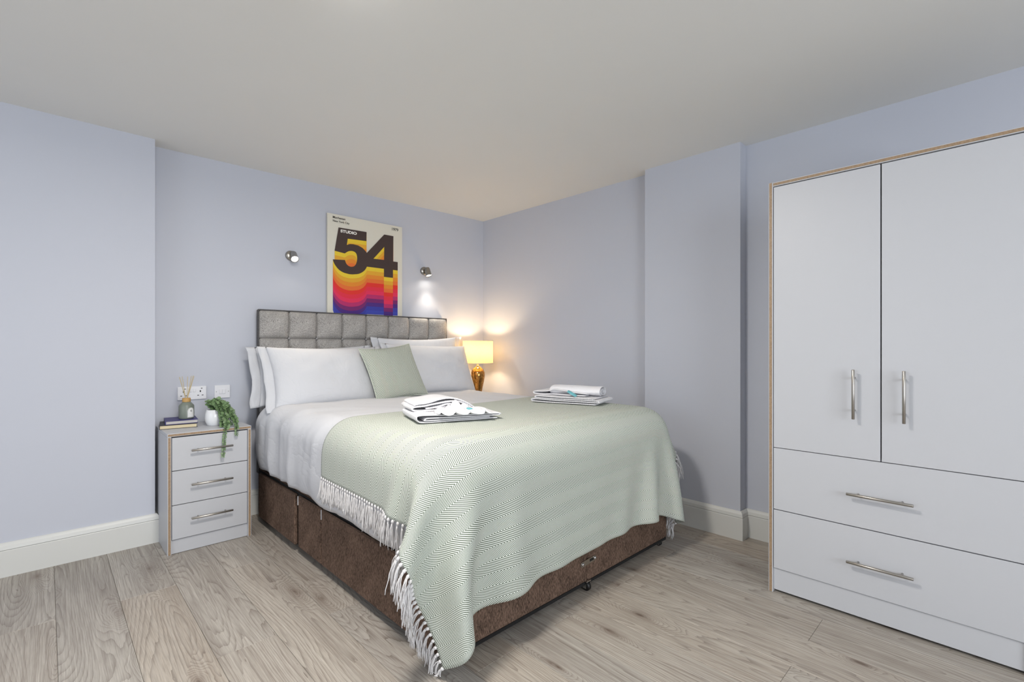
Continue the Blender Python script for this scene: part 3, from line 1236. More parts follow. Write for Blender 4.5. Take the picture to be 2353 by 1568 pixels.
def flange_geo(w_, h_, fw, seed, sides=('l', 'r'), n=26, pinch=0.05):
    """flat housewife/oxford flap strips past the pillow's short ends"""
    vs_, fs = [], []
    for s in sides:
        sx = -1 if s == 'l' else 1
        b0 = len(vs_)
        for j in range(n + 1):
            v = -1 + 2 * j / n
            xe = w_ / 2 * (1 - pinch * (1 - v * v))
            for k in range(4):
                t = k / 3
                wob = n3(v * 3 + seed, t, seed) * 0.022 * t + n3(v * 8 + seed, t, seed + 5) * 0.010 * t
                x = sx * (xe - 0.02 + (fw + 0.02) * t + 0.014 * t * n3(v * 2, seed, 0.3))
                vs_.append((x, h_ / 2 * v * (1 + 0.02 * t), wob - 0.004))
        for j in range(n):
            for k in range(3):
                a = b0 + j * 4 + k
                fs.append((a, a + 1, a + 5, a + 4) if sx > 0 else (a, a + 4, a + 5, a + 1))
    return vs_, fs


def put(vs_, M):
    return [tuple(M @ Vector(p)) for p in vs_]


def pillow(label, w_, h_, th, cx, cz_bottom, ybot, lean, roll, seed, flange=('l', 'r'), sag=0.12):
    a = math.radians(lean)
    up = Vector((0, math.sin(a), math.cos(a)))
    Xd = Vector((1, 0, 0))
    rr = math.radians(roll)
    Z = Xd.cross(up)
    R = Matrix.Rotation(rr, 3, Z)
    Xd, up2 = R @ Xd, R @ up
    base = Vector((cx, ybot, cz_bottom))
    M = frame(Xd, up2, base + up * (h_ / 2))
    vs_, fs, uv = pillow_geo(w_, h_, th, seed, sag=sag)
    root = empty('pillow', base, label, 'pillow', 'white pillows against the headboard')
    mesh_obj('pillow_body', put(vs_, M), fs, M_LINEN, root, True, uv)
    if flange:
        for side in flange:
            vs2, fs2 = flange_geo(w_, h_, 0.05, seed, (side,))
            f = mesh_obj('flange', put(vs2, M), fs2, M_LINEN, root, True)
            s = f.modifiers.new('thickness', 'SOLIDIFY')
            s.thickness = 0.004
    return root


pillow('white pillow behind another pillow at the nightstand side of the bed', 0.80, 0.405, 0.11, 1.415, 0.785, 3.478, 9, 1.0, 3.1)
pillow('white pillow at the lamp side, standing behind the front pillow', 0.80, 0.470, 0.11, 2.320, 0.800, 3.462, 9, 1.0, 8.4)
pillow('plump white pillow in front, at the nightstand side beside the green cushion', 0.80, 0.46, 0.19, 1.450, 0.762, 3.262, 24, 0, 5.7)
pillow('plump white pillow in front, at the lamp side, partly behind the green cushion', 0.80, 0.455, 0.19, 2.332, 0.785, 3.262, 24, -1.5, 12.2, flange=('l',))

a = math.radians(27)
up = Vector((0, math.sin(a), math.cos(a)))
Xd = Vector((1, 0, 0))
Z = Xd.cross(up)
R = Matrix.Rotation(math.radians(6), 3, Z)
cb = Vector((1.880, 3.105, 0.792))
Mc = frame(R @ Xd, R @ up, cb + up * 0.222)
cr_ = empty('cushion', cb, 'square sage green herringbone cushion propped between the two front pillows', 'cushion')
vs_, fs, uv = pillow_geo(0.440, 0.445, 0.13, 2.2, 30, 30, 2.2, 0.07, 0.006, 0.0)
mesh_obj('cushion_cover', put(vs_, Mc), fs, M_CUSH, cr_, True, uv)
# piped seam around the rim
loop = []
for q in range(97):
    t = q / 96 * 4
    s, f_ = int(t) % 4, t - int(t)
    e = -1 + 2 * f_
    u, v = [(e, -1), (1, e), (-e, 1), (-1, -e)][s]
    x = 0.220 * u * (1 - 0.07 * (1 - v * v) * abs(u) ** 3)
    y = 0.2225 * v * (1 - 0.098 * (1 - u * u) * abs(v) ** 3)
    loop.append((x, y, 0))
MB().tube(put(loop, Mc), 0.0035, 6).obj('piping', plain('sage_piping', srgb(204, 210, 196), 0.9, vary=0.1, vscale=80), cr_, True)

# ------------------------------------------------------------------ towels
ZB = 0.829          # top of the throw on the duvet


def ribbon(profile, th, width, M, mat, name, parent, wob=0.003, seed=0.0, ny=14, taper=None):
    """a sheet bent along a profile (x,z), swept over width along y, th thick"""
    pts = [Vector((x, 0, z)) for x, z in profile]
    # resample smoothly (Catmull-Rom)
    res = []
    for i in range(len(pts) - 1):
        p0, p1, p2, p3 = pts[max(i - 1, 0)], pts[i], pts[i + 1], pts[min(i + 2, len(pts) - 1)]
        for k in range(6):
            t = k / 6
            res.append(0.5 * ((2 * p1) + (p2 - p0) * t + (2 * p0 - 5 * p1 + 4 * p2 - p3) * t * t + (3 * p1 - p0 - 3 * p2 + p3) * t ** 3))
    res.append(pts[-1])
    n = len(res)
    vs_, uv, arc = [], [], 0.0
    for i in range(n):
        if i:
            arc += (res[i] - res[i - 1]).length
        for j in range(ny + 1):
            y = -width / 2 + width * j / ny
            k_ = 1.0
            if taper:
                k_ = taper(i / (n - 1), j / ny)
            w1 = wob * n3(res[i].x * 9 + seed, y * 9, res[i].z * 9 + seed)
            w2 = wob * n3(y * 14 + seed, res[i].x * 7, seed + 4)
            vs_.append((res[i].x + w2, y * k_, res[i].z + w1))
            uv.append((arc, y))
    fs = []
    for i in range(n - 1):
        for j in range(ny):
            q = i * (ny + 1) + j
            fs.append((q, q + 1, q + ny + 2, q + ny + 1))
    o = mesh_obj(name, put(vs_, M), fs, mat, parent, True, uv)
    s = o.modifiers.new('thickness', 'SOLIDIFY')
    s.thickness = th
    s.offset = 0
    b = o.modifiers.new('round', 'SUBSURF')
    b.levels = b.render_levels = 1
    return o


def towel_frame(x, y, z, ang):
    return Matrix.Translation((x, y, z)) @ Matrix.Rotation(math.radians(ang), 4, 'Z')


def bumpy(M, pts):
    return pts


# left pile: the folded edge faces left, layers open towards the camera
A1 = -19
Mt = towel_frame(1.455, 1.945, ZB, A1)
# bath towel folded in three: folds at both ends seen from the open side
ribbon([(0.20, 0.003), (0.0, 0.003), (-0.17, 0.003), (-0.198, 0.012), (-0.205, 0.024), (-0.195, 0.036), (-0.12, 0.034), (0.02, 0.027),
        (0.20, 0.025), (0.205, 0.021), (0.19, 0.017), (0.02, 0.018), (-0.10, 0.020), (-0.155, 0.021), (-0.165, 0.016), (-0.155, 0.011), (0.0, 0.010), (0.16, 0.010)],
       0.0052, 0.30, Mt, M_TERRY, 'bath_towel', None, 0.002, 1.0)
o = bpy.data.objects['bath_towel']
tag(o, 'white bath towel folded flat under the crumpled face cloth pile', 'towel')
# corner flap lying past the towel's right end
# waffle towel: thick soft hump rolled on the left of the pile
Mw = towel_frame(1.435, 2.045, ZB + 0.036, A1)
wt = empty('hand_towel', Mw.translation, 'humped white waffle towel on the flat bath towel, beside the crumpled cloth', 'towel')
ribbon([(0.12, 0.006), (-0.06, 0.005), (-0.120, 0.006), (-0.146, 0.014), (-0.138, 0.025), (-0.09, 0.027), (-0.05, 0.034), (0.02, 0.046), (0.08, 0.042), (0.13, 0.024), (0.16, 0.008)],
       0.009, 0.25, Mw, M_WAFFLE, 'outer_layer', wt, 0.005, 3.0, taper=lambda s, t: 1 - 0.10 * s)
ribbon([(-0.135, 0.033), (-0.118, 0.040), (-0.06, 0.046), (0.0, 0.056), (0.05, 0.057), (0.10, 0.046), (0.15, 0.024), (0.18, 0.004)],
       0.009, 0.235, Mw, M_WAFFLE, 'upper_layer', wt, 0.005, 13.0, taper=lambda s, t: 1 - 0.08 * s)
ribbon([(-0.08, 0.016), (-0.02, 0.022), (0.03, 0.032), (0.07, 0.028), (0.11, 0.012)], 0.011, 0.23, Mw, M_WAFFLE, 'inner_layer', wt, 0.004, 17.0)
ribbon([(-0.03, 0.015), (0.02, 0.018), (0.06, 0.017), (0.09, 0.012)], 0.011, 0.22, Mw, M_WAFFLE, 'inner_layer', wt, 0.003, 19.0)


def crumple(name, M, w_, d_, H, seed, label, peaks):
    """thin cloth gathered into peaks and wavy folds"""
    n1, n2 = 46, 30
    vs_, fs = [], []
    for i in range(n1 + 1):
        for j in range(n2 + 1):
            u, v = i / n1, j / n2
            x, y = (u - 0.5) * w_, (v - 0.5) * d_
            z = 0.004
            for (px, py, ph_, sx, sy) in peaks:
                z = max(z, ph_ * math.exp(-((x - px) / sx) ** 2 - ((y - py) / sy) ** 2))
            edge = max(0.0, 1 - v * 1.6)
            z += edge * 0.020 * (0.5 + 0.5 * math.sin(u * 24 + 2.5 * n3(u * 3, v, seed))) * H
            x += edge * 0.012 * math.cos(u * 24)
            y += 0.008 * n3(u * 6, v * 5, seed) - edge * 0.006 * math.cos(u * 24)
            z += 0.004 * n3(u * 8 + seed, v * 8, 1)
            vs_.append((x, y, max(z, 0.003)))
    for i in range(n1):
        for j in range(n2):
            q = i * (n2 + 1) + j
            fs.append((q, q + n2 + 1, q + n2 + 2, q + 1))
    o = mesh_obj(name, put(vs_, M), fs, M_TERRY, None, True)
    s = o.modifiers.new('thickness', 'SOLIDIFY')
    s.thickness = 0.004
    s.offset = 0
    return tag(o, label, 'towel')


def sachet(name, M, w_, d_, label):
    r = empty(name, M.translation, label, 'sachet')
    v0, f0, u0 = pillow_geo(w_, d_, 0.010, 4.4, 12, 10, 2.0, 0.0, 0.002)
    mesh_obj('packet', put(v0, M), f0, M_AQUA, r, True)
    for sx in (-1, 1):
        MB().box(sx * w_ / 2 - 0.004, sx * w_ / 2 + 0.004, -d_ / 2 * 0.94, d_ / 2 * 0.94, -0.0008, 0.0008, 0, M).obj('crimped_end', M_AQUA, r)
    return r


crumple('face_cloth', towel_frame(1.450, 1.855, ZB + 0.030, -24), 0.27, 0.19, 1.0, 2.0,
        'small crumpled white face cloth with standing folds beside the humped waffle towel', [(-0.015, 0.035, 0.058, 0.030, 0.06), (-0.095, -0.02, 0.030, 0.035, 0.05), (0.028, 0.045, 0.040, 0.03, 0.05), (-0.05, 0.03, 0.034, 0.02, 0.05), (0.08, 0.03, 0.020, 0.09, 0.06)])
sachet('toiletry_sachet', frame((0.85, -0.5, 0.0), (0.35, 0.75, 0.10), (1.490, 1.845, ZB + 0.048)), 0.045, 0.024, 'small aqua toiletry sachet on the crumpled face cloth')

# right pile
A2 = -74
Mt = towel_frame(2.430, 1.950, ZB, A2)
o = ribbon([(0.21, 0.004), (0.0, 0.003), (-0.20, 0.004), (-0.222, 0.012), (-0.205, 0.020), (0.0, 0.016), (0.21, 0.017), (0.222, 0.022), (0.205, 0.027), (0.0, 0.026), (-0.18, 0.028), (-0.198, 0.034), (-0.18, 0.040), (0.0, 0.037), (0.20, 0.036)],
           0.0075, 0.27, Mt, M_WAFFLE, 'bath_towel', None, 0.003, 6.0)
tag(o, 'white waffle towel folded in layers under the rolled cloth near the wall', 'towel')
Mt = towel_frame(2.460, 2.000, ZB + 0.044, A2)
o = ribbon([(0.16, 0.003), (-0.10, 0.002), (-0.185, 0.003), (-0.205, 0.010), (-0.190, 0.018), (-0.10, 0.022), (-0.06, 0.034), (0.02, 0.030), (0.10, 0.020), (0.17, 0.016)],
           0.007, 0.22, Mt, M_TERRY, 'hand_towel', None, 0.004, 9.0)
tag(o, 'white hand towel folded once on the layered waffle towel', 'towel')
o = ribbon([(-0.015, -0.005), (-0.040, 0.008), (-0.046, 0.026), (-0.030, 0.043), (0.0, 0.049), (0.032, 0.040), (0.046, 0.020), (0.038, 0.002), (0.012, -0.004), (-0.012, 0.004), (-0.024, 0.020), (-0.010, 0.032), (0.012, 0.032), (0.022, 0.018), (0.008, 0.010)],
           0.006, 0.34, towel_frame(2.470, 1.935, ZB + 0.051, A2 + 92) @ Matrix.Diagonal((1.45, 1.0, 1.0, 1.0)), M_TERRY, 'face_cloth', None, 0.004, 11.0)
tag(o, 'loosely rolled white face cloth on top of the folded hand towel', 'towel')
sachet('toiletry_sachet', frame((0.35, -0.75, -0.45), (0.55, 0.55, 0.50), (2.345, 1.880, ZB + 0.062)), 0.055, 0.030, 'aqua toiletry sachet tucked against the rolled face cloth')

# ------------------------------------------------------------------ table lamp in the corner
LX, LY, LZ = 2.895, 3.440, 0.689
lamp = empty('table_lamp', (LX, LY, LZ), 'lit table lamp with cream drum shade and amber glass base in the corner', 'lamp')
MB().lathe([(0.0, LZ), (0.050, LZ), (0.052, LZ + 0.008), (0.044, LZ + 0.014), (0.036, LZ + 0.030), (0.036, LZ + 0.060), (0.044, LZ + 0.110), (0.058, LZ + 0.170), (0.066, LZ + 0.220),
            (0.064, LZ + 0.255), (0.050, LZ + 0.285), (0.026, LZ + 0.305), (0.013, LZ + 0.312), (0.0, LZ + 0.312)], LX, LY, 40).obj('glass_base', M_GOLD, lamp, True)
MB().lathe([(0.012, LZ + 0.308), (0.014, LZ + 0.320), (0.009, LZ + 0.326), (0.009, LZ + 0.350), (0.013, LZ + 0.352), (0.013, LZ + 0.362), (0.0, LZ + 0.362)], LX, LY, 20).obj('lamp_holder', M_SATIN, lamp, True)
SZ0, SZ1, SR = 1.031, 1.238, 0.142
sh = MB().lathe([(SR, SZ0), (SR * 0.985, SZ1)], LX, LY, 56).obj('lamp_shade', M_SHADE, lamp, True)
for z, r in ((SZ0, SR), (SZ1, SR * 0.985)):
    MB().tube([(LX + r * math.cos(2 * PI * i / 48), LY + r * math.sin(2 * PI * i / 48), z) for i in range(49)], 0.0032, 6).obj('shade_rim', M_SHADERIM, sh, True)
b = MB()
for i in range(3):
    an = 2 * PI * i / 3 + 0.4
    b.tube([(LX, LY, SZ0 + 0.012), (LX + SR * 0.99 * math.cos(an), LY + SR * 0.99 * math.sin(an), SZ0 + 0.004)], 0.0018, 6)
b.obj('shade_spider', M_SATIN, sh)
MB().lathe([(0.0, LZ + 0.362), (0.010, LZ + 0.364), (0.014, LZ + 0.376), (0.016, LZ + 0.388), (0.012, LZ + 0.398), (0.0, LZ + 0.402)], LX, LY, 20).obj('bulb', M_BULB, lamp, True)
pl_ = bpy.data.lights.new('table_lamp_light', 'POINT')
pl_.energy = 6.5
pl_.color = (1.0, 0.76, 0.47)
pl_.shadow_soft_size = 0.03
po = bpy.data.objects.new('table_lamp_light', pl_)
COL.objects.link(po)
po.location = (LX, LY, LZ + 0.465)

# ------------------------------------------------------------------ adjustable wall spotlights
def wall_spot(x, z, aim, power, label):
    y = wy(x)
    r = empty('wall_spotlight', (x, y, z), label, 'wall light', 'adjustable spotlights over the headboard')
    Ry = Matrix.Rotation(PI / 2, 4, 'X')
    MB().lathe([(0.0, 0), (0.036, 0), (0.036, 0.014), (0.032, 0.020), (0.0, 0.020)], 0, 0, 28, Matrix.Translation((x, y, z)) @ Ry).obj('wall_rose', M_SATIN, r, True)
    aim = Vector(aim).normalized()
    piv = Vector((x + 0.006, y - 0.055, z - 0.006))
    MB().tube([(x, y - 0.018, z), piv], 0.007, 10).obj('arm', M_SATIN, r, True)
    q = aim.to_track_quat('Z', 'Y').to_matrix().to_4x4()
    Mh = Matrix.Translation(piv) @ q
    hd_ = MB().lathe([(0.0, -0.030), (0.020, -0.030), (0.024, -0.024), (0.0265, 0.040), (0.0275, 0.046), (0.0240, 0.046), (0.0225, 0.038)], 0, 0, 28, Mh).obj('lamp_head', M_SATIN, r, True)
    MB().lathe([(0.0225, 0.039), (0.015, 0.042), (0.0, 0.043)], 0, 0, 24, Mh).obj('led_lens', M_LED, hd_, True)
    l = bpy.data.lights.new('wall_spot_light', 'SPOT')
    l.energy = power
    l.color = (1.0, 0.90, 0.76)
    l.spot_size = math.radians(96)
    l.spot_blend = 0.75
    l.shadow_soft_size = 0.02
    o = bpy.data.objects.new('wall_spot_light', l)
    COL.objects.link(o)
    o.location = piv + aim * 0.052
    o.rotation_euler = (-aim).to_track_quat('Z', 'Y').to_euler()


wall_spot(1.300, 1.858, (-0.08, -0.66, -0.62), 11, 'lit satin nickel spotlight turned to the room, left of the poster above the nightstand side')
wall_spot(2.452, 1.868, (0.08, -0.30, -0.92), 10, 'lit satin nickel spotlight turned down, between the poster and the corner')

# ------------------------------------------------------------------ poster
QX0, QX1, QZ1, QZ0 = 1.564, 2.222, 2.222, 1.330
QY = 3.662
post = empty('poster', ((QX0 + QX1) / 2, QY, QZ0), 'retro canvas poster reading STUDIO 54 with rainbow bands above the headboard', 'poster')
box('canvas', QX0, QX1, QY, wy(QX1) - 0.001, QZ0, QZ1, M_CANVAS, post)
OUT = [(0.087, -0.100), (0.325, -0.097), (0.323, -0.172), (0.163, -0.177), (0.155, -0.228), (0.180, -0.217), (0.208, -0.214), (0.251, -0.218), (0.288, -0.232), (0.314, -0.253), (0.327, -0.268),
       (0.485, -0.091), (0.572, -0.091), (0.570, -0.308), (0.614, -0.308), (0.614, -0.381), (0.568, -0.381), (0.568, -0.449), (0.482, -0.449), (0.482, -0.381), (0.328, -0.381),
       (0.316, -0.402), (0.307, -0.414), (0.293, -0.427), (0.276, -0.438), (0.258, -0.447), (0.239, -0.452), (0.202, -0.458), (0.176, -0.459), (0.153, -0.456), (0.131, -0.452), (0.112, -0.445), (0.093, -0.435),
       (0.076, -0.420), (0.064, -0.406), (0.053, -0.390), (0.046, -0.375), (0.041, -0.357), (0.140, -0.350), (0.144, -0.364), (0.150, -0.376), (0.159, -0.387), (0.171, -0.394), (0.185, -0.398), (0.199, -0.397),
       (0.212, -0.393), (0.223, -0.385), (0.233, -0.370), (0.239, -0.351), (0.242, -0.333), (0.242, -0.315), (0.240, -0.300), (0.235, -0.287), (0.228, -0.279), (0.217, -0.273), (0.203, -0.270), (0.189, -0.271), (0.173, -0.275), (0.159, -0.282), (0.138, -0.298), (0.055, -0.288)]
HOLE = [(0.485, -0.196), (0.483, -0.306), (0.386, -0.308)]
bands = [(66, 50, 46), (232, 200, 50), (226, 166, 44), (228, 138, 40), (230, 112, 46), (226, 48, 36), (226, 42, 66), (226, 44, 88), (182, 40, 104), (118, 32, 104), (74, 36, 126), (56, 60, 162), (60, 72, 176)]
tri = geometry.tessellate_polygon([[Vector((x, y, 0)) for x, y in OUT], [Vector((x, y, 0)) for x, y in HOLE]])
ALLP = OUT + HOLE
STEP = 0.0325
LIM = -(QZ1 - QZ0 - 0.035)
for bi in range(len(bands) - 1, -1, -1):
    c = bands[bi]
    yy = QY - 0.0004
    bm = bmesh.new()
    for sub in range(1 if bi == 0 else 4):
        yy -= 0.00004
        vsb = [bm.verts.new((QX0 + x, yy - 0.00016 * (len(bands) - bi), QZ1 + z - STEP * (bi - sub / 4.0))) for x, z in ALLP]
        for t in tri:
            bm.faces.new([vsb[i] for i in t])
    bmesh.ops.bisect_plane(bm, geom=list(bm.verts) + list(bm.edges) + list(bm.faces), plane_co=(0, 0, QZ1 + LIM), plane_no=(0, 0, -1), clear_outer=True)
    bmesh.ops.recalc_face_normals(bm, faces=list(bm.faces))
    bm.verts.index_update()
    V_ = [tuple(v.co) for v in bm.verts]
    F_ = [tuple(v.index for v in f.verts) for f in bm.faces]
    bm.free()
    if F_:
        mesh_obj('printed_numeral' if bi == 0 else 'printed_band', V_, F_, plain('poster_ink_%d' % bi, srgb(*c), 0.5, vary=0.02), post)


def text(body, x, z, width, mat, y, parent, bold=0.0, height=None):
    cu = bpy.data.curves.new('lettering', 'FONT')
    cu.body = body
    cu.size = 1.0
    cu.offset = bold
    to = bpy.data.objects.new('lettering_tmp', cu)
    COL.objects.link(to)
    bpy.context.view_layer.update()
    dg = bpy.context.evaluated_depsgraph_get()
    me = bpy.data.meshes.new_from_object(to.evaluated_get(dg))
    co = np.zeros(len(me.vertices) * 3)
    me.vertices.foreach_get('co', co)
    co = co.reshape(-1, 3)
    fs_ = [tuple(p.vertices) for p in me.polygons]
    bpy.data.objects.remove(to, do_unlink=True)
    x0, x1_, z0_, z1_ = co[:, 0].min(), co[:, 0].max(), co[:, 1].min(), co[:, 1].max()
    s = width / (x1_ - x0)
    sz = s if height is None else height / (z1_ - z0_)
    vv = [(x + (p[0] - x0) * s, y, z + (p[1] if height is None else p[1] - z0_) * sz) for p in co]
    return mesh_obj('lettering', vv, fs_, mat, parent)


ty = QY - 0.0004 - 0.00016 * (len(bands) + 3)
text('Manhattan', QX0 + 0.041, QZ1 - 0.034, 0.102, M_INKDARK, ty, post, 0.012)
text('New York City', QX0 + 0.041, QZ1 - 0.061, 0.136, M_INKDARK, ty, post, 0.012)
text('1979', QX0 + 0.559, QZ1 - 0.043, 0.060, M_INKDARK, ty, post, 0.012)
text('STUDIO', QX0 + 0.103, QZ1 - 0.136, 0.136, M_INKWHITE, ty, post, 0.045, 0.024)

# ------------------------------------------------------------------ double socket and light switch
def plate(name, x0, x1, z0, z1, label, cat):
    y = min(wy(x0), wy(x1))
    r = empty(name, ((x0 + x1) / 2, y, z0), label, cat)
    MB().box(x0, x1, y - 0.009, wy((x0 + x1) / 2) + 0.0005, z0, z1, 0.0025).obj('faceplate', M_PLASTIC, r)
    return r, y - 0.009


s, yf_ = plate('power_socket', 0.606, 0.766, 0.836, 0.922, 'white double power socket on the wall behind the diffuser', 'socket')
for cx_ in (0.638, 0.731):
    b = MB()
    b.box(cx_ - 0.0035, cx_ + 0.0035, yf_ - 0.0006, yf_ + 0.002, 0.884, 0.895)
    b.obj('pin_slot', M_SLOT, s)
    for dx in (-0.0125, 0.0125):
        box('pin_slot', cx_ + dx - 0.005, cx_ + dx + 0.005, yf_ - 0.0006, yf_ + 0.002, 0.861, 0.8655, M_SLOT, s)
    box('pin_slot', cx_ + 0.003, cx_ + 0.012, yf_ - 0.0006, yf_ + 0.002, 0.9055, 0.9100, M_SLOT, s)
for cx_ in (0.674, 0.697):
    MB().box(cx_ - 0.008, cx_ + 0.008, yf_ - 0.004, yf_ + 0.002, 0.886, 0.908, 0.0012).obj('rocker', M_PLASTIC, s)
s, yf_ = plate('light_switch', 0.812, 0.905, 0.834, 0.922, 'white two-rocker light switch plate beside the power socket', 'switch')
for cx_ in (0.8475, 0.8665):
    MB().box(cx_ - 0.009, cx_ + 0.009, yf_ - 0.0045, yf_ + 0.002, 0.864, 0.894, 0.0012).obj('rocker', M_PLASTIC, s)
for cx_ in (0.822, 0.894):
    MB().lathe([(0.0, -0.0004), (0.003, 0.0), (0.003, 0.001)], 0, 0, 10, Matrix.Translation((cx_, yf_ - 0.0004, 0.879)) @ Matrix.Rotation(PI / 2, 4, 'X')).obj('screw_cap', M_GROOVE, s)

# ------------------------------------------------------------------ books, diffuser, plant on the nightstand
NZ = 0.689


def book(x, y, z, w_, d_, t_, ang, cover, pages, label):
    M = Matrix.Translation((x, y, z)) @ Matrix.Rotation(math.radians(ang), 4, 'Z')
    r = empty('book', (x, y, z), label, 'book')
    c = 0.0025
    b = MB()
    b.box(-w_ / 2, w_ / 2, -d_ / 2, d_ / 2, 0, c, 0.0006, M)
    b.box(-w_ / 2, w_ / 2, -d_ / 2, d_ / 2, t_ - c, t_, 0.0006, M)
    b.box(-w_ / 2, -w_ / 2 + c * 1.4, -d_ / 2, d_ / 2, c, t_ - c, 0, M)
    b.obj('cover', cover, r)
    MB().box(-w_ / 2 + c * 1.4, w_ / 2 - 0.004, -d_ / 2 + 0.004, d_ / 2 - 0.004, c, t_ - c, 0, M).obj('page_block', pages, r)


book(0.590, 3.580, NZ, 0.190, 0.205, 0.024, -9, M_BOOKDARK, M_PAGES, 'dark book with cream pages at the bottom of the pair under the diffuser')
book(0.603, 3.585, NZ + 0.024, 0.165, 0.190, 0.022, -6, M_BOOKBLUE, M_PAGES2, 'blue-covered book lying on the dark book under the diffuser bottle')
DBX, DBY, DBZ = 0.628, 3.560, NZ + 0.046
df_ = empty('reed_diffuser', (DBX, DBY, DBZ), 'grey-green reed diffuser bottle with wooden cap and reeds on the books', 'diffuser')
MB().lathe([(0.0, DBZ), (0.036, DBZ), (0.040, DBZ + 0.004), (0.041, DBZ + 0.010), (0.041, DBZ + 0.078), (0.038, DBZ + 0.086), (0.024, DBZ + 0.101), (0.021, DBZ + 0.104), (0.0, DBZ + 0.104)], DBX, DBY, 36).obj('bottle', M_BOTTLE, df_, True)
MB().lathe([(0.0, DBZ + 0.104), (0.0215, DBZ + 0.104), (0.0225, DBZ + 0.106), (0.0225, DBZ + 0.126), (0.021, DBZ + 0.128), (0.006, DBZ + 0.128), (0.0, DBZ + 0.124)], DBX, DBY, 28).obj('cap', M_WOODCAP, df_)
for an, sp in ((2.9, 0.030), (3.5, 0.034), (2.6, 0.020), (0.4, 0.006), (0.1, 0.022), (-0.4, 0.034), (0.5, 0.038)):
    MB().tube([(DBX + 0.004 * math.cos(an), DBY + 0.004 * math.sin(an), DBZ + 0.122), (DBX + sp * math.cos(an) * 1.2, DBY + sp * math.sin(an) * 1.2, DBZ + 0.262 + random.uniform(-0.006, 0.006))], 0.0017, 6).obj('reed', M_REED, df_)
# arched paper label wrapped on the bottle
def wrap(pts, fs, mat, name, parent, rad, a0):
    return mesh_obj(name, [(DBX + rad * math.cos(a0 + px / rad), DBY + rad * math.sin(a0 + px / rad), DBZ + pz) for px, pz in pts], fs, mat, parent, True)


def arch(wd, zb, zt_, n=10):
    """arched outline filled as a strip grid"""
    pts, fs = [], []
    for i in range(n + 1):
        x = -wd + 2 * wd * i / n
        top = zt_ - wd + math.sqrt(max(0.0, wd * wd - x * x))
        pts += [(x, zb), (x, top)]
    for i in range(n):
        fs.append((2 * i, 2 * i + 2, 2 * i + 3, 2 * i + 1))
    return pts, fs


LA = math.atan2(-3.56, -0.628) + 0.62
pts, fs = arch(0.0205, 0.010, 0.070)
lab = wrap(pts, fs, M_LABEL, 'label', df_, 0.0414, LA)
pts, fs = arch(0.0185, 0.012, 0.068)
wrap(pts, fs, M_INK, 'label_border', lab, 0.0416, LA)
pts, fs = arch(0.0177, 0.0128, 0.0672)
wrap(pts, fs, M_LABEL, 'label_field', lab, 0.0418, LA)
mk = []
for (x, z, w_, h_) in ((0, 0.032, 0.010, 0.003), (0, 0.026, 0.007, 0.0012), (0, 0.021, 0.012, 0.0008), (0, 0.0185, 0.012, 0.0008)):
    wrap([(x - w_, z), (x + w_, z), (x + w_, z + h_), (x - w_, z + h_)], [(0, 1, 2, 3)], M_INK, 'label_print', lab, 0.0420, LA)
sp_v, sp_f = [], []
for (x, z, an, ln) in ((0, 0.040, 1.57, 0.018), (0.0, 0.044, 0.6, 0.010), (0.0, 0.046, 2.5, 0.010), (0.0, 0.050, 0.9, 0.009), (0.0, 0.051, 2.3, 0.008)):
    dx, dz = math.cos(an) * ln, math.sin(an) * ln
    nx_, nz_ = -math.sin(an) * 0.0013, math.cos(an) * 0.0013
    k = len(sp_v)
    sp_v += [(x, z), (x + dx / 2 + nx_, z + dz / 2 + nz_), (x + dx, z + dz), (x + dx / 2 - nx_, z + dz / 2 - nz_)]
    sp_f.append((k, k + 3, k + 2, k + 1))
wrap(sp_v, sp_f, M_INK, 'sprig_print', lab, 0.0420, LA)

# trailing plant
PXp, PYp = 0.762, 3.475
plant = empty('potted_plant', (PXp, PYp, NZ), 'trailing green plant in a glossy white round pot on the nightstand', 'plant')
MB().lathe([(0.0, NZ), (0.036, NZ), (0.041, NZ + 0.004), (0.051, NZ + 0.026), (0.054, NZ + 0.048), (0.051, NZ + 0.074), (0.044, NZ + 0.096), (0.042, NZ + 0.099), (0.039, NZ + 0.096), (0.042, NZ + 0.080), (0.0, NZ + 0.079)], PXp, PYp, 40).obj('pot', M_POT, plant, True)
MB().lathe([(0.0425, NZ + 0.083), (0.02, NZ + 0.087), (0.0, NZ + 0.088)], PXp, PYp, 24).obj('soil', M_SOIL, plant, True)
random.seed(21)
lv = MB()


def leaf(p, d, size):
    d = Vector(d).normalized()
    up_ = Vector((random.uniform(-0.5, 0.5), random.uniform(-0.9, -0.1), random.uniform(0.3, 1))).normalized()
    sd = d.cross(up_).normalized()
    nn = sd.cross(d).normalized()
    L, W = size, size * 0.52
    p = Vector(p)
    vs_ = [p, p + d * L * 0.35 + sd * W * 0.8, p + d * L * 0.7 + sd * W * 0.75 - nn * L * 0.06, p + d * L - nn * L * 0.14, p + d * L * 0.7 - sd * W * 0.75 - nn * L * 0.06, p + d * L * 0.35 - sd * W * 0.8, p + d * L * 0.5 - nn * L * 0.07]
    lv.add(vs_, [(0, 1, 6), (1, 2, 6), (2, 3, 6), (3, 4, 6), (4, 5, 6), (5, 0, 6)])


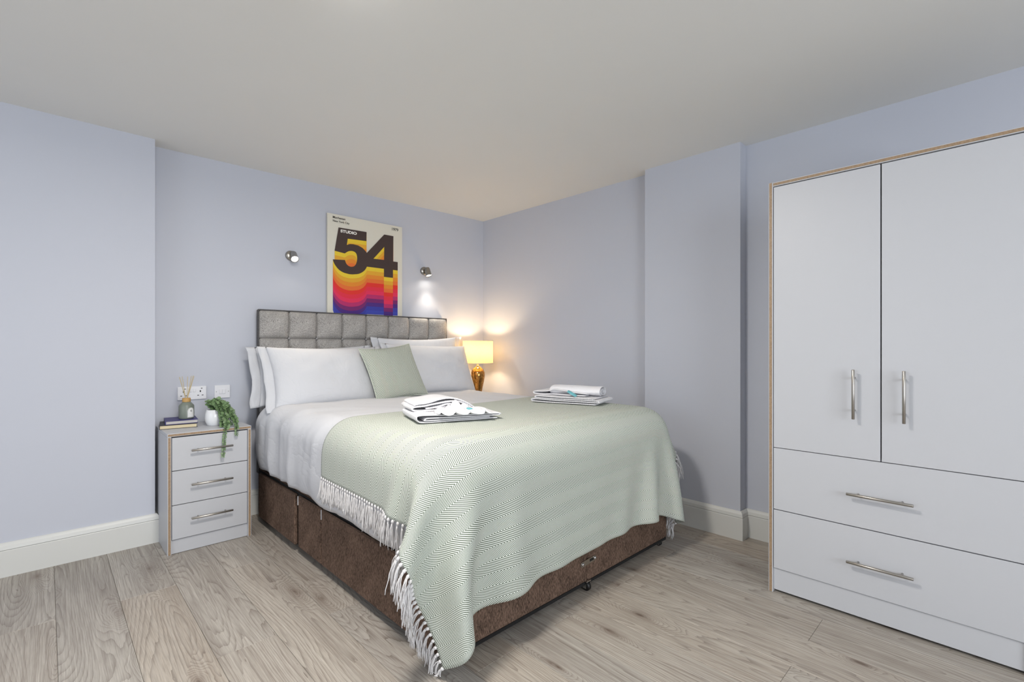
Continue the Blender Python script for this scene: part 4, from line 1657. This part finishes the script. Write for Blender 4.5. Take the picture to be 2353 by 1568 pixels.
z_top = NZ + 0.14
front = NSY - 0.020
paths = [
    [(0.775, 3.470, NZ + .085), (0.790, 3.450, NZ + .135), (0.815, 3.410, NZ + .120), (0.826, 3.360, NZ + .060), (0.815, 3.290, NZ + .020), (0.800, front, NZ - .02), (0.794, front - .004, NZ - .08), (0.790, front - .010, NZ - .125), (0.786, front - .012, NZ - .162)],
    [(0.775, 3.475, NZ + .085), (0.800, 3.470, NZ + .145), (0.845, 3.430, NZ + .120), (0.868, 3.370, NZ + .060), (0.868, 3.300, NZ + .025), (0.862, front, NZ - .010), (0.860, front - .004, NZ - .045)],
    [(0.770, 3.480, NZ + .085), (0.775, 3.490, NZ + .150), (0.800, 3.470, NZ + .165), (0.850, 3.440, NZ + .130), (0.880, 3.420, NZ + .080), (0.890, 3.400, NZ + .030)],
    [(0.765, 3.470, NZ + .085), (0.760, 3.470, NZ + .145), (0.785, 3.440, NZ + .150), (0.800, 3.395, NZ + .100), (0.805, 3.370, NZ + .040), (0.800, 3.340, NZ + .012)],
    [(0.770, 3.470, NZ + .085), (0.790, 3.450, NZ + .150), (0.830, 3.420, NZ + .130), (0.850, 3.385, NZ + .070), (0.850, 3.350, NZ + .015)],
    [(0.770, 3.475, NZ + .085), (0.745, 3.485, NZ + .135), (0.752, 3.470, NZ + .155), (0.775, 3.445, NZ + .140)],
]
for pi_, pth in enumerate(paths):
    pts = [Vector((p[0] - 0.028 * min(1.0, i_ / 2.0), p[1], p[2])) for i_, p in enumerate(pth)]
    MB().tube(pts, 0.0014, 6).obj('stem', M_STEM, plant, True)
    total = sum((pts[i + 1] - pts[i]).length for i in range(len(pts) - 1))
    n = int(total / 0.0105)
    for k in range(n + 1):
        t = total * k / n
        i = 0
        while i < len(pts) - 2 and t > (pts[i + 1] - pts[i]).length:
            t -= (pts[i + 1] - pts[i]).length
            i += 1
        tang = (pts[i + 1] - pts[i]).normalized()
        p = pts[i] + tang * min(t, (pts[i + 1] - pts[i]).length)
        fr = k / n
        tail = (pi_ in (0, 1)) and p.z < NZ - 0.005
        m_ = 2 if tail else 4
        a0 = k * 1.9
        for q in range(m_):
            an = a0 + 2 * PI * q / m_ if not tail else (0.0 if q == 0 else PI) + random.uniform(-0.3, 0.3)
            s1 = tang.cross(Vector((0, 1, 0.2))).normalized()
            s2 = tang.cross(s1).normalized()
            dd_ = (s1 * math.cos(an) + s2 * math.sin(an) * (0.5 if tail else 1.0)) + tang * 0.45
            leaf(p, dd_, (0.023 if not tail else 0.017) * random.uniform(0.8, 1.15) * (1 - 0.25 * fr))
fo = lv.obj('foliage', M_LEAF, plant, True)
fo['kind'] = 'stuff'
